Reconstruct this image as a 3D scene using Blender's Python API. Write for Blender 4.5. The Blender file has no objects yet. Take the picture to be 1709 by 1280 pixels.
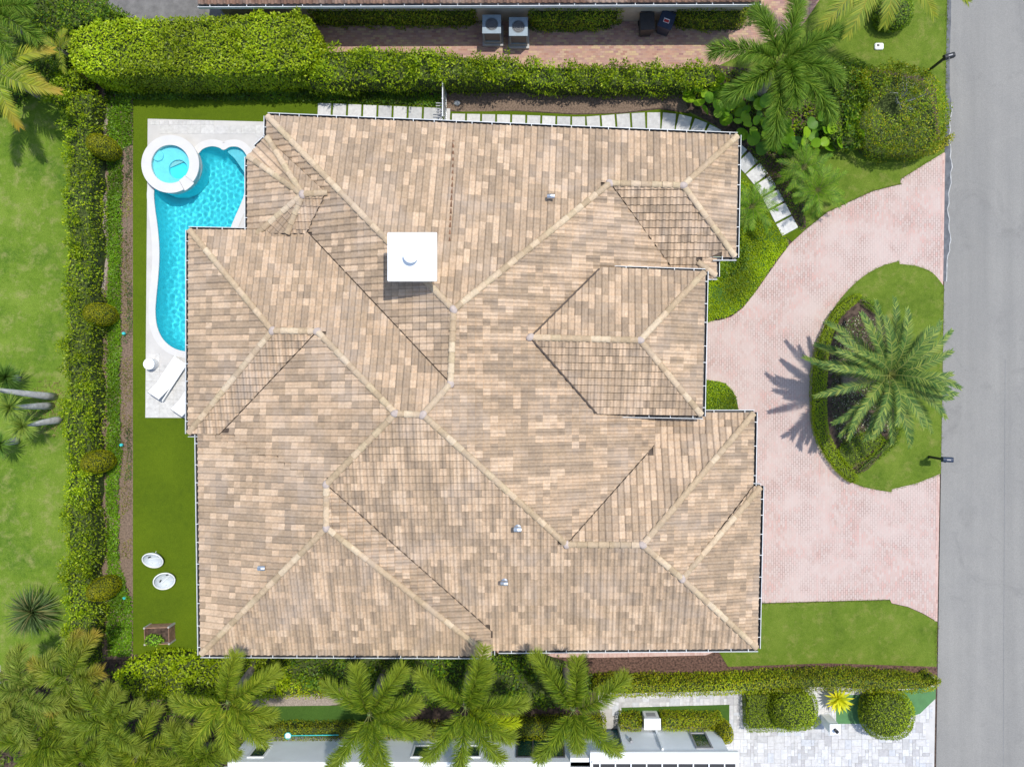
import bpy, bmesh, math, random
import numpy as np
from mathutils import Vector, Matrix
from mathutils.geometry import tessellate_polygon
R = math.radians
rng = np.random.default_rng(11)
random.seed(5)
S = bpy.context.scene
COL = S.collection

# ------------------------------------------------------------------ camera, sky, sun, exposure
H, F, U0, V0 = 36.5, 1370.0, 890.0, 640.0        # drone height (m), focal length (photo px), nadir point (photo px)
cd = bpy.data.cameras.new('camera'); cam = bpy.data.objects.new('camera', cd); COL.objects.link(cam)
cam.location = (0, 0, H); cam.rotation_euler = (0, 0, 0)
cd.sensor_width = 36; cd.lens = F / 1709 * 36; cd.shift_x = -(U0 - 854.5) / 1709; cd.clip_end = 2000
S.camera = cam
SUN_T = Vector((-0.25, -0.215, -1.0)).normalized()
w = bpy.data.worlds.new('World'); S.world = w; w.use_nodes = True
nt = w.node_tree; sky = nt.nodes.new('ShaderNodeTexSky'); sky.sky_type = 'NISHITA'; sky.sun_disc = False
sky.sun_elevation = math.asin(-SUN_T.z); sky.sun_rotation = math.atan2(-SUN_T.x, -SUN_T.y)
nt.links.new(sky.outputs[0], nt.nodes['Background'].inputs[0]); nt.nodes['Background'].inputs[1].default_value = 0.15
sl = bpy.data.lights.new('sun', 'SUN'); sl.energy = 2.7; sl.angle = R(0.53); sl.color = (1, .96, .89)
so = bpy.data.objects.new('sun', sl); COL.objects.link(so); so.rotation_euler = SUN_T.to_track_quat('-Z', 'Y').to_euler(); so.location = (10, 8, 40); sl.cycles.is_caustics_light = True
vs = S.view_settings; vs.view_transform = 'Standard'; vs.look = 'None'; vs.gamma = 1; vs.exposure = 0.50; vs.use_curve_mapping = False
S.cycles.use_denoising = True; S.cycles.max_bounces = 8; S.cycles.transparent_max_bounces = 12

# ------------------------------------------------------------------ helpers
def P(u, v, z=0.0):
    k = (H - z) / F
    return Vector(((u - U0) * k, (V0 - v) * k, z))
def tag(o, label=None, cat=None, group=None, kind=None):
    if label: o['label'] = label
    if cat: o['category'] = cat
    if group: o['group'] = group
    if kind: o['kind'] = kind
    return o
def empty(name, loc=(0, 0, 0), rz=0):
    o = bpy.data.objects.new(name, None); COL.objects.link(o); o.location = loc; o.rotation_euler = (0, 0, rz); o.empty_display_size = .2
    return o
def thing(name, label, cat, loc=(0, 0, 0), rz=0, group=None):
    return tag(empty(name, loc, rz), label, cat, group)
def link(name, me, parent=None, mat=None):
    if mat: me.materials.append(mat)
    o = bpy.data.objects.new(name, me); COL.objects.link(o)
    if parent: o.parent = parent
    return o
def struct(name, me, mat, parent=None):
    o = link(name, me, parent, mat)
    if not parent: o['kind'] = 'structure'
    return o
def pymesh(verts, faces, name='m', smooth=False, tint=None, off=None):
    me = bpy.data.meshes.new(name)
    if off is not None: verts = [(v[0] - off[0], v[1] - off[1], v[2] - off[2]) for v in verts]
    me.from_pydata([tuple(v) for v in verts], [], faces)
    if tint is not None: set_tint(me, np.array(tint))
    if smooth: me.polygons.foreach_set('use_smooth', [True] * len(me.polygons))
    me.update(); return me
def set_tint(me, t):
    n = len(me.polygons); t = np.asarray(t, float).reshape(-1, 3)
    if len(t) == 1: t = np.repeat(t, n, 0)
    a = me.attributes.new('tint', 'FLOAT_COLOR', 'FACE')
    a.data.foreach_set('color', np.hstack([t, np.ones((n, 1))]).astype(np.float32).ravel())
def npmesh(V, loops, sizes, tint=None, smooth=False):
    me = bpy.data.meshes.new('m'); me.vertices.add(len(V)); me.vertices.foreach_set('co', np.asarray(V, np.float32).ravel())
    me.loops.add(len(loops)); me.loops.foreach_set('vertex_index', np.asarray(loops, np.int32))
    me.polygons.add(len(sizes)); st = np.concatenate([[0], np.cumsum(sizes)[:-1]]).astype(np.int32)
    me.polygons.foreach_set('loop_start', st)
    me.update(calc_edges=True)
    if tint is not None: set_tint(me, tint)
    if smooth: me.polygons.foreach_set('use_smooth', [True] * len(sizes))
    me.validate(); return me
class MB:                                        # collects simple solids into one mesh
    def __init__(s): s.v = []; s.f = []
    def box(s, x0, x1, y0, y1, z0, z1, M=None):
        b = len(s.v); c = [Vector((x, y, z)) for z in (z0, z1) for y in (y0, y1) for x in (x0, x1)]
        s.v += [M @ p if M else p for p in c]
        s.f += [tuple(b + i for i in q) for q in ((0, 2, 3, 1), (4, 5, 7, 6), (0, 1, 5, 4), (2, 6, 7, 3), (0, 4, 6, 2), (1, 3, 7, 5))]
        return s
    def prism(s, pts, z0, z1):
        b = len(s.v); n = len(pts)
        s.v += [Vector((p[0], p[1], z0)) for p in pts] + [Vector((p[0], p[1], z1)) for p in pts]
        for i in range(n): j = (i + 1) % n; s.f.append((b + i, b + j, b + n + j, b + n + i))
        for t in tessellate_polygon([[Vector((p[0], p[1], 0)) for p in pts]]):
            s.f.append(tuple(b + n + i for i in t)); s.f.append(tuple(b + i for i in reversed(t)))
        return s
    def lathe(s, prof, seg=20, c=(0, 0, 0), sx=1, sy=1, M=None):
        b = len(s.v); n = len(prof)
        for r, z in prof:
            for k in range(seg):
                a = 2 * math.pi * k / seg; p = Vector((c[0] + r * sx * math.cos(a), c[1] + r * sy * math.sin(a), c[2] + z)); s.v.append(M @ p if M else p)
        for i in range(n - 1):
            for k in range(seg):
                k2 = (k + 1) % seg; s.f.append((b + i * seg + k, b + i * seg + k2, b + (i + 1) * seg + k2, b + (i + 1) * seg + k))
        s.f.append(tuple(b + k for k in reversed(range(seg)))); s.f.append(tuple(b + (n - 1) * seg + k for k in range(seg)))
        return s
    def tube(s, pts, rad, seg=6):
        pts = [Vector(p) for p in pts]; b = len(s.v); n = len(pts); rad = rad if hasattr(rad, '__len__') else [rad] * n
        for i, p in enumerate(pts):
            d = (pts[min(i + 1, n - 1)] - pts[max(i - 1, 0)]).normalized()
            a = d.cross(Vector((0.13, 0.97, 0.2))).normalized(); c = d.cross(a)
            for k in range(seg):
                t = 2 * math.pi * k / seg; s.v.append(p + (a * math.cos(t) + c * math.sin(t)) * rad[i])
        for i in range(n - 1):
            for k in range(seg):
                k2 = (k + 1) % seg; s.f.append((b + i * seg + k, b + i * seg + k2, b + (i + 1) * seg + k2, b + (i + 1) * seg + k))
        s.f.append(tuple(b + k for k in reversed(range(seg)))); s.f.append(tuple(b + (n - 1) * seg + k for k in range(seg)))
        return s
    def build(s, name, mat, parent=None, smooth=False, bev=0):
        me = pymesh(s.v, s.f, name, smooth)
        bm = bmesh.new(); bm.from_mesh(me); bmesh.ops.recalc_face_normals(bm, faces=bm.faces)
        if bev: bmesh.ops.bevel(bm, geom=list(bm.edges), offset=bev, segments=2, affect='EDGES', clamp_overlap=True)
        bm.to_mesh(me); bm.free()
        return link(name, me, parent, mat)

# ------------------------------------------------------------------ materials
MATS = {}
def base_mat(name):
    m = bpy.data.materials.new(name); m.use_nodes = True; MATS[name] = m
    return m, m.node_tree, m.node_tree.nodes['Principled BSDF']
def N(t, kind, **kw):
    n = t.nodes.new(kind)
    for k, v in kw.items(): setattr(n, k, v)
    return n
def noise(t, scale, detail=3, rough=.55, vec=None, dist=0):
    n = N(t, 'ShaderNodeTexNoise'); n.inputs['Scale'].default_value = scale; n.inputs['Detail'].default_value = detail
    n.inputs['Roughness'].default_value = rough; n.inputs['Distortion'].default_value = dist
    if vec is not None: t.links.new(vec, n.inputs['Vector'])
    return n
def ramp(t, src, stops):
    r = N(t, 'ShaderNodeValToRGB'); e = r.color_ramp.elements
    while len(e) < len(stops): e.new(.5)
    for i, (p, c) in enumerate(stops): e[i].position = p; e[i].color = (*c, 1) if len(c) == 3 else c
    t.links.new(src, r.inputs[0]); return r
def mixc(t, fac, a, b, mode='MIX'):
    m = N(t, 'ShaderNodeMix', data_type='RGBA', blend_type=mode)
    for s, v in ((m.inputs[0], fac), (m.inputs[6], a), (m.inputs[7], b)):
        if isinstance(v, (int, float)): s.default_value = v
        elif isinstance(v, tuple): s.default_value = (*v, 1)
        else: t.links.new(v, s)
    return m.outputs[2]
def pos(t): return N(t, 'ShaderNodeNewGeometry').outputs['Position']
def bump(t, b, src, strength=.5, dist=.02):
    n = N(t, 'ShaderNodeBump'); n.inputs['Strength'].default_value = strength; n.inputs['Distance'].default_value = dist
    t.links.new(src, n.inputs['Height']); t.links.new(n.outputs[0], b.inputs['Normal'])
g = lambda v: (v, v, v)
def flat(name, c, rough=.6, metal=0, var=.12, scale=6, spec=.4):
    m, t, b = base_mat(name); p = pos(t)
    n1 = noise(t, scale, 4, vec=p); r = ramp(t, n1.outputs[0], [(.3, tuple(x * (1 - var) for x in c)), (.7, tuple(min(1, x * (1 + var)) for x in c))])
    t.links.new(r.outputs[0], b.inputs['Base Color']); b.inputs['Roughness'].default_value = rough; b.inputs['Metallic'].default_value = metal
    b.inputs['Specular IOR Level'].default_value = spec
    return m
def lawn(name, dark, mid, light, dry, dryamt=.62, big=.5, fine=.5):
    m, t, b = base_mat(name); p = pos(t)
    a = noise(t, big, 6, .68, p, .15); c = noise(t, 4.5, 5, .65, p); d = noise(t, 38, 3, .7, p)
    col = ramp(t, a.outputs[0], [(.32, dark), (.5, mid), (.68, light)]).outputs[0]
    col = mixc(t, ramp(t, c.outputs[0], [(.35, g(0)), (.7, g(.6))]).outputs[0], col, light)
    e = noise(t, 1.6, 7, .72, p, .1)
    col = mixc(t, ramp(t, e.outputs[0], [(dryamt, g(0)), (dryamt + .2, g(.75))]).outputs[0], col, dry)
    col = mixc(t, fine, col, ramp(t, d.outputs[0], [(.3, g(.45)), (.7, g(1.5))]).outputs[0], 'MULTIPLY')
    t.links.new(col, b.inputs['Base Color']); b.inputs['Roughness'].default_value = .85; b.inputs['Specular IOR Level'].default_value = .15
    bump(t, b, d.outputs[0], .9, .03); return m
def pavers(name, cols, mortar, bw, bh, rot=0, blotch=None, stain=None, msize=.012):
    m, t, b = base_mat(name); p = pos(t)
    mp = N(t, 'ShaderNodeMapping'); mp.inputs['Rotation'].default_value = (0, 0, rot); t.links.new(p, mp.inputs['Vector'])
    wob = noise(t, 1.2, 2, vec=p); wv = N(t, 'ShaderNodeVectorMath', operation='MULTIPLY_ADD')
    t.links.new(wob.outputs['Color'], wv.inputs[0]); wv.inputs[1].default_value = (.05, .05, 0); t.links.new(mp.outputs[0], wv.inputs[2])
    br = N(t, 'ShaderNodeTexBrick'); t.links.new(wv.outputs[0], br.inputs['Vector'])
    for k, v in (('Scale', 1), ('Mortar Size', msize), ('Mortar Smooth', .3), ('Bias', 0), ('Brick Width', bw), ('Row Height', bh)): br.inputs[k].default_value = v
    br.inputs['Color1'].default_value = (0, 0, 0, 1); br.inputs['Color2'].default_value = (1, 1, 1, 1); br.inputs['Mortar'].default_value = (.5, .5, .5, 1)
    n = len(cols); col = ramp(t, br.outputs['Color'], [(i / (n - 1), c) for i, c in enumerate(cols)]).outputs[0]
    big = noise(t, .45, 5, .6, p, .8); 
    if blotch: col = mixc(t, ramp(t, big.outputs[0], [(.42, g(0)), (.62, g(.8))]).outputs[0], col, blotch)
    if stain:
        s = noise(t, 1.6, 6, .75, p, .5); col = mixc(t, ramp(t, s.outputs[0], [(.58, g(0)), (.75, g(.65))]).outputs[0], col, stain)
    mo = noise(t, .8, 4, .6, p)
    mort = mixc(t, ramp(t, mo.outputs[0], [(.4, g(.1)), (.66, g(.95))]).outputs[0], col, mortar)
    col = mixc(t, br.outputs['Fac'], col, mort)
    t.links.new(col, b.inputs['Base Color']); b.inputs['Roughness'].default_value = .8; b.inputs['Specular IOR Level'].default_value = .25
    bump(t, b, br.outputs['Fac'], -.4, .01); return m
def tinted(name, rough=.75, grain=14, amt=.35, spec=.3, bumps=.3, pat=None):
    m, t, b = base_mat(name); p = pos(t)
    at = N(t, 'ShaderNodeAttribute', attribute_name='tint'); n1 = noise(t, grain, 5, .65, p)
    col = mixc(t, amt, at.outputs['Color'], ramp(t, n1.outputs[0], [(.25, g(.35)), (.75, g(1.55))]).outputs[0], 'MULTIPLY')
    if pat: 
        n2 = noise(t, .5, 4, .6, p, .6); col = mixc(t, ramp(t, n2.outputs[0], [(.5, g(0)), (.7, g(.35))]).outputs[0], col, pat)
    if pat:
        n3 = noise(t, 1.3, 6, .72, p, .4); col = mixc(t, ramp(t, n3.outputs[0], [(.54, g(0)), (.75, g(.35))]).outputs[0], col, (.28, .21, .155))
    t.links.new(col, b.inputs['Base Color']); b.inputs['Roughness'].default_value = rough; b.inputs['Specular IOR Level'].default_value = spec
    if bumps: bump(t, b, n1.outputs[0], bumps, .01)
    return m
def leafmat(name, rough=.45, trans=.22, spec=.45, gain=(1.36, 1.32, 1.0)):
    m, t, b = base_mat(name); at = N(t, 'ShaderNodeAttribute', attribute_name='tint')
    lc = mixc(t, 1.0, at.outputs['Color'], gain, 'MULTIPLY'); t.links.new(lc, b.inputs['Base Color']); b.inputs['Roughness'].default_value = rough; b.inputs['Specular IOR Level'].default_value = spec
    tr = N(t, 'ShaderNodeBsdfTranslucent'); hs = mixc(t, 1.0, at.outputs['Color'], (1.7, 1.7, .6), 'MULTIPLY'); t.links.new(hs, tr.inputs['Color'])
    mx = N(t, 'ShaderNodeMixShader'); mx.inputs[0].default_value = trans; t.links.new(b.outputs[0], mx.inputs[1]); t.links.new(tr.outputs[0], mx.inputs[2])
    t.links.new(mx.outputs[0], t.nodes['Material Output'].inputs['Surface']); return m
LEAF = leafmat('leaf', .45, .36, .3); FROND = leafmat('frond_leaf', .55, .2, .18, (1.0, 1.02, .9))
TILE = tinted('clay_tile', .8, 9, .38, .2, .35, (.50, .415, .345)); STONE = tinted('stone_paver', .75, 7, .3, .3, .2)
M_white = flat('white_paint', (.80, .81, .80), .45, var=.04, scale=2)
M_wall = flat('white_stucco', (.74, .75, .75), .8, var=.05, scale=1.2)
M_nwall = flat('pale_blue_white_stucco', (.85, .87, .87), .75, var=.05, scale=1.0)
M_beige = flat('beige_stucco', (.55, .45, .33), .85, var=.08)
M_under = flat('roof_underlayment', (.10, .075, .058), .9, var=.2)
M_soil = flat('soil', (.075, .05, .037), .95, var=.7, scale=7)
M_mulch = flat('brown_mulch', (.105, .058, .042), .95, var=.75, scale=11)
M_dry = flat('dry_bed', (.17, .12, .085), .95, var=.45, scale=14)
M_gravel = flat('gravel', (.30, .25, .21), .95, var=.4, scale=20)
M_conc = flat('concrete', (.42, .40, .38), .85, var=.15, scale=3)
M_joint = flat('deck_joint', (.53, .515, .49), .85, var=.09, scale=1.5)
M_cop = flat('white_coping', (.60, .59, .57), .6, var=.04, scale=2)
M_metal = flat('galvanised', (.55, .57, .58), .3, .85, var=.1)
M_dark = flat('black_metal', (.02, .022, .025), .45, var=.2)
M_bark = flat('palm_bark', (.24, .20, .16), .9, var=.35, scale=8)
M_pale = flat('pale_grey_bark', (.40, .40, .39), .85, var=.25, scale=6)
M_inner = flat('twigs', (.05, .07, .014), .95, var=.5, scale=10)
M_wood = flat('weathered_wood', (.22, .13, .09), .85, var=.4, scale=5)
M_fabric = flat('white_sling', (.80, .80, .80), .8, var=.02)
M_shade = flat('grey_frame', (.30, .30, .31), .5, var=.1)
M_navy = flat('navy_plastic', (.02, .035, .07), .5, var=.15)
M_grey = flat('charcoal_plastic', (.035, .035, .037), .5, var=.15)
M_red = flat('red_sticker', (.5, .03, .03), .5)
M_ac = flat('ac_paint', (.24, .30, .34), .5, var=.08)
M_acg = flat('ac_grille', (.13, .135, .14), .5, var=.2)
M_teal = flat('teal_plastic', (.05, .50, .50), .4)
M_frame = flat('dark_window_frame', (.06, .065, .075), .4)
def glassmat(name, c, rough=.05):
    m, t, b = base_mat(name); b.inputs['Base Color'].default_value = (*c, 1); b.inputs['Roughness'].default_value = rough; b.inputs['Specular IOR Level'].default_value = .9
    return m
M_glass = glassmat('window_glass', (.012, .05, .035)); M_tglass = glassmat('teal_glass', (.02, .11, .12))
M_turf = lawn('artificial_turf', (.068, .112, .004), (.083, .132, .004), (.104, .158, .005), (.125, .175, .006), .62, .35, .35)
M_lawn = lawn('front_grass', (.072, .125, .010), (.105, .168, .014), (.150, .208, .026), (.25, .245, .07), .52, .7, .55)
M_lawn2 = lawn('rough_grass', (.055, .125, .010), (.11, .19, .014), (.17, .25, .03), (.29, .285, .10), .50, .45, .65)
M_grass3 = lawn('dark_green_grass', (.045, .10, .015), (.055, .12, .018), (.07, .14, .022), (.09, .15, .03), .7, .5, .4)
M_mint = flat('mint_green_paint', (.08, .20, .07), .8, var=.12, scale=3)
M_drive = pavers('pink_driveway_pavers', [(.45, .31, .265), (.52, .415, .37), (.49, .385, .34), (.52, .33, .285), (.475, .37, .325)], (.27, .19, .165), .2, .1, R(90), (.525, .425, .38), (.41, .275, .23))
M_brick = pavers('red_yellow_brick', [(.34, .18, .14), (.45, .27, .20), (.36, .21, .18), (.50, .37, .21), (.44, .28, .23), (.29, .16, .15)], (.26, .18, .14), .2, .1, 0, None, (.36, .24, .20), .008)
M_brickp = pavers('pale_red_brick', [(.50, .33, .28), (.58, .42, .36), (.45, .28, .24)], (.35, .24, .2), .2, .1, R(90))
def road_mat():
    m, t, b = base_mat('asphalt'); p = pos(t)
    st = N(t, 'ShaderNodeMapping'); st.inputs['Scale'].default_value = (1.1, .05, 1); t.links.new(p, st.inputs['Vector'])
    a = noise(t, 1.0, 4, .6, st.outputs[0]); c = noise(t, .5, 5, .65, p, .5); d = noise(t, 30, 4, .7, p)
    col = ramp(t, a.outputs[0], [(.3, (.225, .219, .203)), (.7, (.275, .266, .245))]).outputs[0]
    col = mixc(t, ramp(t, c.outputs[0], [(.4, g(0)), (.75, g(.5))]).outputs[0], col, (.210, .206, .196))
    s = noise(t, .35, 6, .72, p, 1.5); col = mixc(t, ramp(t, s.outputs[0], [(.55, g(0)), (.72, g(.6))]).outputs[0], col, (.175, .17, .16))
    col = mixc(t, .4, col, ramp(t, d.outputs[0], [(.3, g(.6)), (.7, g(1.4))]).outputs[0], 'MULTIPLY')
    t.links.new(col, b.inputs['Base Color']); b.inputs['Roughness'].default_value = .9; b.inputs['Specular IOR Level'].default_value = .2
    bump(t, b, d.outputs[0], .3, .01); return m
M_road = road_mat(); M_gut = flat('dark_gutter_asphalt', (.12, .125, .135), .9, var=.3, scale=4); M_line = flat('worn_edge_line', (.42, .42, .41), .8, var=.2, scale=5)
def pool_mat():
    m, t, b = base_mat('pool_plaster'); p = pos(t); n1 = noise(t, 2.5, 4, .6, p)
    t.links.new(ramp(t, n1.outputs[0], [(.3, (.13, .72, .80)), (.7, (.17, .77, .84))]).outputs[0], b.inputs['Base Color']); b.inputs['Roughness'].default_value = .7; return m
M_pool = pool_mat(); M_step = flat('pale_blue_plaster', (.45, .72, .78), .7, var=.06, scale=5)
def water_mat():
    m = bpy.data.materials.new('pool_water'); m.use_nodes = True; t = m.node_tree; t.nodes.remove(t.nodes['Principled BSDF']); p = pos(t)
    n1 = noise(t, 2.6, 3, .6, p, .8)
    tr = N(t, 'ShaderNodeBsdfTransparent'); tr.inputs[0].default_value = (.74, .95, .97, 1)
    gl = N(t, 'ShaderNodeBsdfGlossy'); gl.inputs['Roughness'].default_value = .04
    bp = N(t, 'ShaderNodeBump'); bp.inputs['Strength'].default_value = .6; bp.inputs['Distance'].default_value = .06; t.links.new(n1.outputs[0], bp.inputs['Height']); t.links.new(bp.outputs[0], gl.inputs['Normal'])
    fr = N(t, 'ShaderNodeFresnel'); fr.inputs[0].default_value = 1.33; t.links.new(bp.outputs[0], fr.inputs['Normal'])
    mx = N(t, 'ShaderNodeMixShader'); t.links.new(fr.outputs[0], mx.inputs[0]); t.links.new(tr.outputs[0], mx.inputs[1]); t.links.new(gl.outputs[0], mx.inputs[2])
    t.links.new(mx.outputs[0], t.nodes['Material Output'].inputs['Surface']); return m
M_water = water_mat()
def clear_water():
    m = bpy.data.materials.new('rippled_water'); m.use_nodes = True; t = m.node_tree; t.nodes.remove(t.nodes['Principled BSDF'])
    gs = N(t, 'ShaderNodeBsdfGlass'); gs.inputs['Roughness'].default_value = 0; gs.inputs['IOR'].default_value = 1.33; gs.inputs['Color'].default_value = (.62, .965, .98, 1)
    t.links.new(gs.outputs[0], t.nodes['Material Output'].inputs['Surface']); return m
M_ripple = clear_water()

# ------------------------------------------------------------------ ground sheets
def W2(px, z=0.0): return [P(u, v, z) for u, v in px]
def sheet_mesh(outer, holes=(), z=0.0, thick=0.0):
    loops = [[Vector((p[0], p[1], 0)) for p in outer]] + [[Vector((p[0], p[1], 0)) for p in h] for h in holes]
    vs_ = [(p[0], p[1], z) for l in loops for p in l]; tris = [tuple(t) for t in tessellate_polygon(loops)]
    fs = []
    for a, b, c in tris:
        A, B, C = vs_[a], vs_[b], vs_[c]
        fs.append((a, b, c) if (B[0] - A[0]) * (C[1] - A[1]) - (B[1] - A[1]) * (C[0] - A[0]) > 0 else (a, c, b))
    if thick:
        n = len(vs_); vs_ += [(x, y, z - thick) for x, y, _ in vs_]; k = 0
        for l in loops:
            for i in range(len(l)): j = (i + 1) % len(l); fs.append((k + i, k + j, n + k + j, n + k + i))
            k += len(l)
    return pymesh(vs_, fs)
def sheet(name, px, mat, z, holes=(), thick=0.0, parent=None):
    return struct(name, sheet_mesh(W2(px), [W2(h) for h in holes], z, thick), mat, parent)
def smooth_loop(px, n=6, closed=True):
    out = []; m = len(px); rngi = range(m if closed else m - 1)
    for i in rngi:
        p0, p1, p2, p3 = [np.array(px[(i + k) % m if closed else min(max(i + k, 0), m - 1)], float) for k in (-1, 0, 1, 2)]
        for j in range(n):
            t = j / n; out.append(tuple(.5 * ((2 * p1) + (-p0 + p2) * t + (2 * p0 - 5 * p1 + 4 * p2 - p3) * t * t + (-p0 + 3 * p1 - 3 * p2 + p3) * t ** 3)))
    if not closed: out.append(tuple(px[-1]))
    return out
def area2(p): return sum(p[i][0] * p[(i + 1) % len(p)][1] - p[(i + 1) % len(p)][0] * p[i][1] for i in range(len(p)))
def inset(pts, d):                               # move a polygon's edges inwards by d
    q = [Vector((p[0], p[1])) for p in pts]; s = 1 if area2(q) > 0 else -1; out = []; n = len(q)
    for i in range(n):
        a, b, c = q[i - 1], q[i], q[(i + 1) % n]
        e1 = (b - a).normalized(); e2 = (c - b).normalized(); n1 = Vector((-e1.y, e1.x)) * s; n2 = Vector((-e2.y, e2.x)) * s
        m = n1 + n2; L = m.length
        m = n1 if L < .2 else m / L; k = d / max(.35, m.dot(n1)); out.append(b + m * k)
    return out
POOL = smooth_loop([(325, 262), (338, 249), (353, 244), (366, 246), (374, 250), (384, 245), (397, 245), (408, 252), (415, 266), (413, 284), (411, 304), (409, 326), (402, 345), (394, 363), (386, 384), (379, 412), (375, 450), (374, 495), (374, 535), (368, 566), (348, 584), (315, 588), (290, 582), (272, 567), (262, 546), (259, 521), (260.5, 496), (264, 458), (265.5, 420), (263, 383), (258, 345), (257, 318), (266, 290), (295, 275)], 4)
big = [(-7000, -7000), (9000, -7000), (9000, 9000), (-7000, 9000)]
sheet('ground', big, M_soil, -0.012, [POOL])
EDGE = lambda v: 1583.5 - (v) * 0.0168               # road edge, photo px
road_px = [(EDGE(-6000), -6000), (1870, -6000), (1850, 7000), (EDGE(7000), 7000)]
sheet('road', road_px, M_road, 0.012)
gl_ = []
for v in np.linspace(-40, 470, 60): gl_.append((EDGE(v) + 2.5 + 5.5 * (1 if 165 < v < 420 else .25) * (.6 + .4 * math.sin(v * .05) + .25 * math.sin(v * .21)), v))
sheet('road_gutter', [(EDGE(-40) - 3, -40)] + gl_ + [(EDGE(470) - 3, 470)], M_gut, 0.017)
sheet('gutter_line', [(u + .2, v) for u, v in gl_[25:]] + [(u + 1.6 + .6 * math.sin(v * .3), v) for u, v in reversed(gl_[25:])], M_line, 0.021)
sheet('road_seam', [(1677, 600), (1677.8, 600), (1675.6, 1000), (1673, 1700), (1672.2, 1700), (1674.8, 1000)], flat('sealed_seam', (.20, .20, .20), .9, var=.15), 0.0165)
sheet('verge', [(1870, -6000), (9000, -6000), (9000, 7000), (1850, 7000)], M_lawn2, 0.004)
sheet('neighbour_lawn', [(-600, -300), (118, -300), (118, 300), (118, 700), (118, 1110), (-600, 1160)], M_lawn2, 0.006)
sheet('back_lawn', [(222, 166), (530, 168), (745, 178), (745, 186), (760, 187), (860, 186), (960, 192), (1040, 190), (1100, 183), (1150, 190), (1192, 212), (1240, 250), (1292, 320), (1338, 389), (1322, 404), (1290, 380), (1240, 330), (1176, 300), (480, 300), (480, 1092), (222, 1092)], M_turf, 0.010, [POOL])
sheet('north_lawn', [(EDGE(-400), -400), (EDGE(254), 254), (1544, 274), (1503, 299), (1503, 307), (1456, 319), (1421, 335), (1380, 354), (1343, 384), (1338, 389), (1292, 320), (1240, 250), (1192, 212), (1150, 190), (1200, 110), (1290, 66), (1340, 42), (1368, 0), (1385, -400)], M_lawn, 0.008)
drive_px = [(EDGE(254) - 2, 254), (1544, 274), (1503, 300), (1503, 308), (1456, 320), (1421, 336), (1380, 355), (1343, 385), (1318, 408), (1300, 432), (1281, 459), (1262, 486), (1240, 514), (1220, 529), (1200, 535), (1150, 537), (1110, 537), (1110, 1008), (1265, 1006), (1485, 1000), (1488, 1006), (1515, 1012), (1540, 1023), (EDGE(1037) - 2, 1037)]
sheet('driveway', drive_px, M_drive, 0.016, thick=.05)
sheet('driveway_edge', [(EDGE(256) - 7, 256), (EDGE(256) - 2, 256), (EDGE(1036) - 2, 1036), (EDGE(1036) - 7, 1036)], M_brickp, 0.020)
ISLE = smooth_loop([(EDGE(478) - 1, 478), (1556, 456), (1530, 445), (1502, 441)], 5, False)[:-1] + [(1501, 441), (1500, 436)] + smooth_loop([(1500, 436), (1470, 445), (1440, 462), (1410, 490), (1385, 525), (1367, 570), (1357, 620), (1355, 690), (1362, 730), (1380, 765), (1405, 795), (1440, 812), (1487, 821)], 4, False)[1:] + [(1488, 816), (1530, 806), (EDGE(790) - 1, 790)]
sheet('island_lawn', ISLE, M_lawn, 0.045, thick=.05)
sheet('island_bed', smooth_loop([(1432, 500), (1462, 520), (1480, 560), (1488, 640), (1490, 715), (1465, 765), (1430, 790), (1395, 760), (1372, 700), (1372, 610), (1392, 545)], 4), M_soil, 0.050)
sheet('south_lawn', [(1195, 1000), (1265, 1007), (1485, 1001), (1488, 1007), (1515, 1013), (1540, 1024), (EDGE(1038) - 2, 1038), (EDGE(1112) - 2, 1112), (1380, 1106), (1215, 1112), (1195, 1080)], M_lawn, 0.022, thick=.03)
sheet('side_walk', [(830, 1030), (1205, 1030), (1200, 1084), (1178, 1093), (1000, 1097), (915, 1096), (830, 1096)], M_brickp, 0.012)
sheet('mulch_bed', [(790, 1060), (1215, 1060), (1205, 1104), (1380, 1102), (EDGE(1112) - 2, 1110), (EDGE(1125), 1125), (900, 1125), (790, 1120)], M_mulch, 0.004)
sheet('north_bed', smooth_loop([(755, 155), (760, 186), (860, 185), (960, 190), (1040, 188), (1100, 181), (1150, 187), (1160, 160), (1150, 120)], 3), M_dry, 0.009)
sheet('east_bed', [(1130, 130), (1200, 110), (1300, 120), (1420, 110), (1560, 130), (1570, 235), (1500, 246), (1340, 245), (1345, 380), (1338, 386), (1292, 317), (1240, 247), (1192, 209), (1150, 187)], M_soil, 0.013)
sheet('west_bed', [(170, 140), (222, 140), (222, 1100), (170, 1100)], M_dry, 0.002)
sheet('gravel_strip', smooth_loop([(171, 165), (178, 165), (181, 200), (174, 240), (178, 330), (181, 430), (172, 500), (170, 505), (169, 420), (172, 330), (168, 240), (174, 200)], 3), M_gravel, 0.007)
sheet('brick_path', [(420, -120), (1378, -120), (1372, -5), (1347, 38), (1318, 60), (1290, 76), (1215, 104), (1190, 115), (420, 115)], M_brick, 0.006)
sheet('patio', [(180, -120), (420, -120), (420, 60), (180, 60)], flat('shaded_grey_patio', (.16, .155, .15), .9, var=.25, scale=3), 0.005)  # grey darkened so the patio colour itself carries the shade over it
sheet('south_path', smooth_loop([(430, 1158), (500, 1152), (560, 1154), (575, 1165), (560, 1176), (430, 1180)], 3), M_gravel, 0.008)
sheet('stone_walk', [(995, 1150), (1035, 1150), (1035, 1222), (1008, 1222)], M_conc, 0.010)
sheet('south_grass', [(440, 1178), (620, 1176), (625, 1205), (440, 1206)], M_grass3, 0.012)

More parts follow.
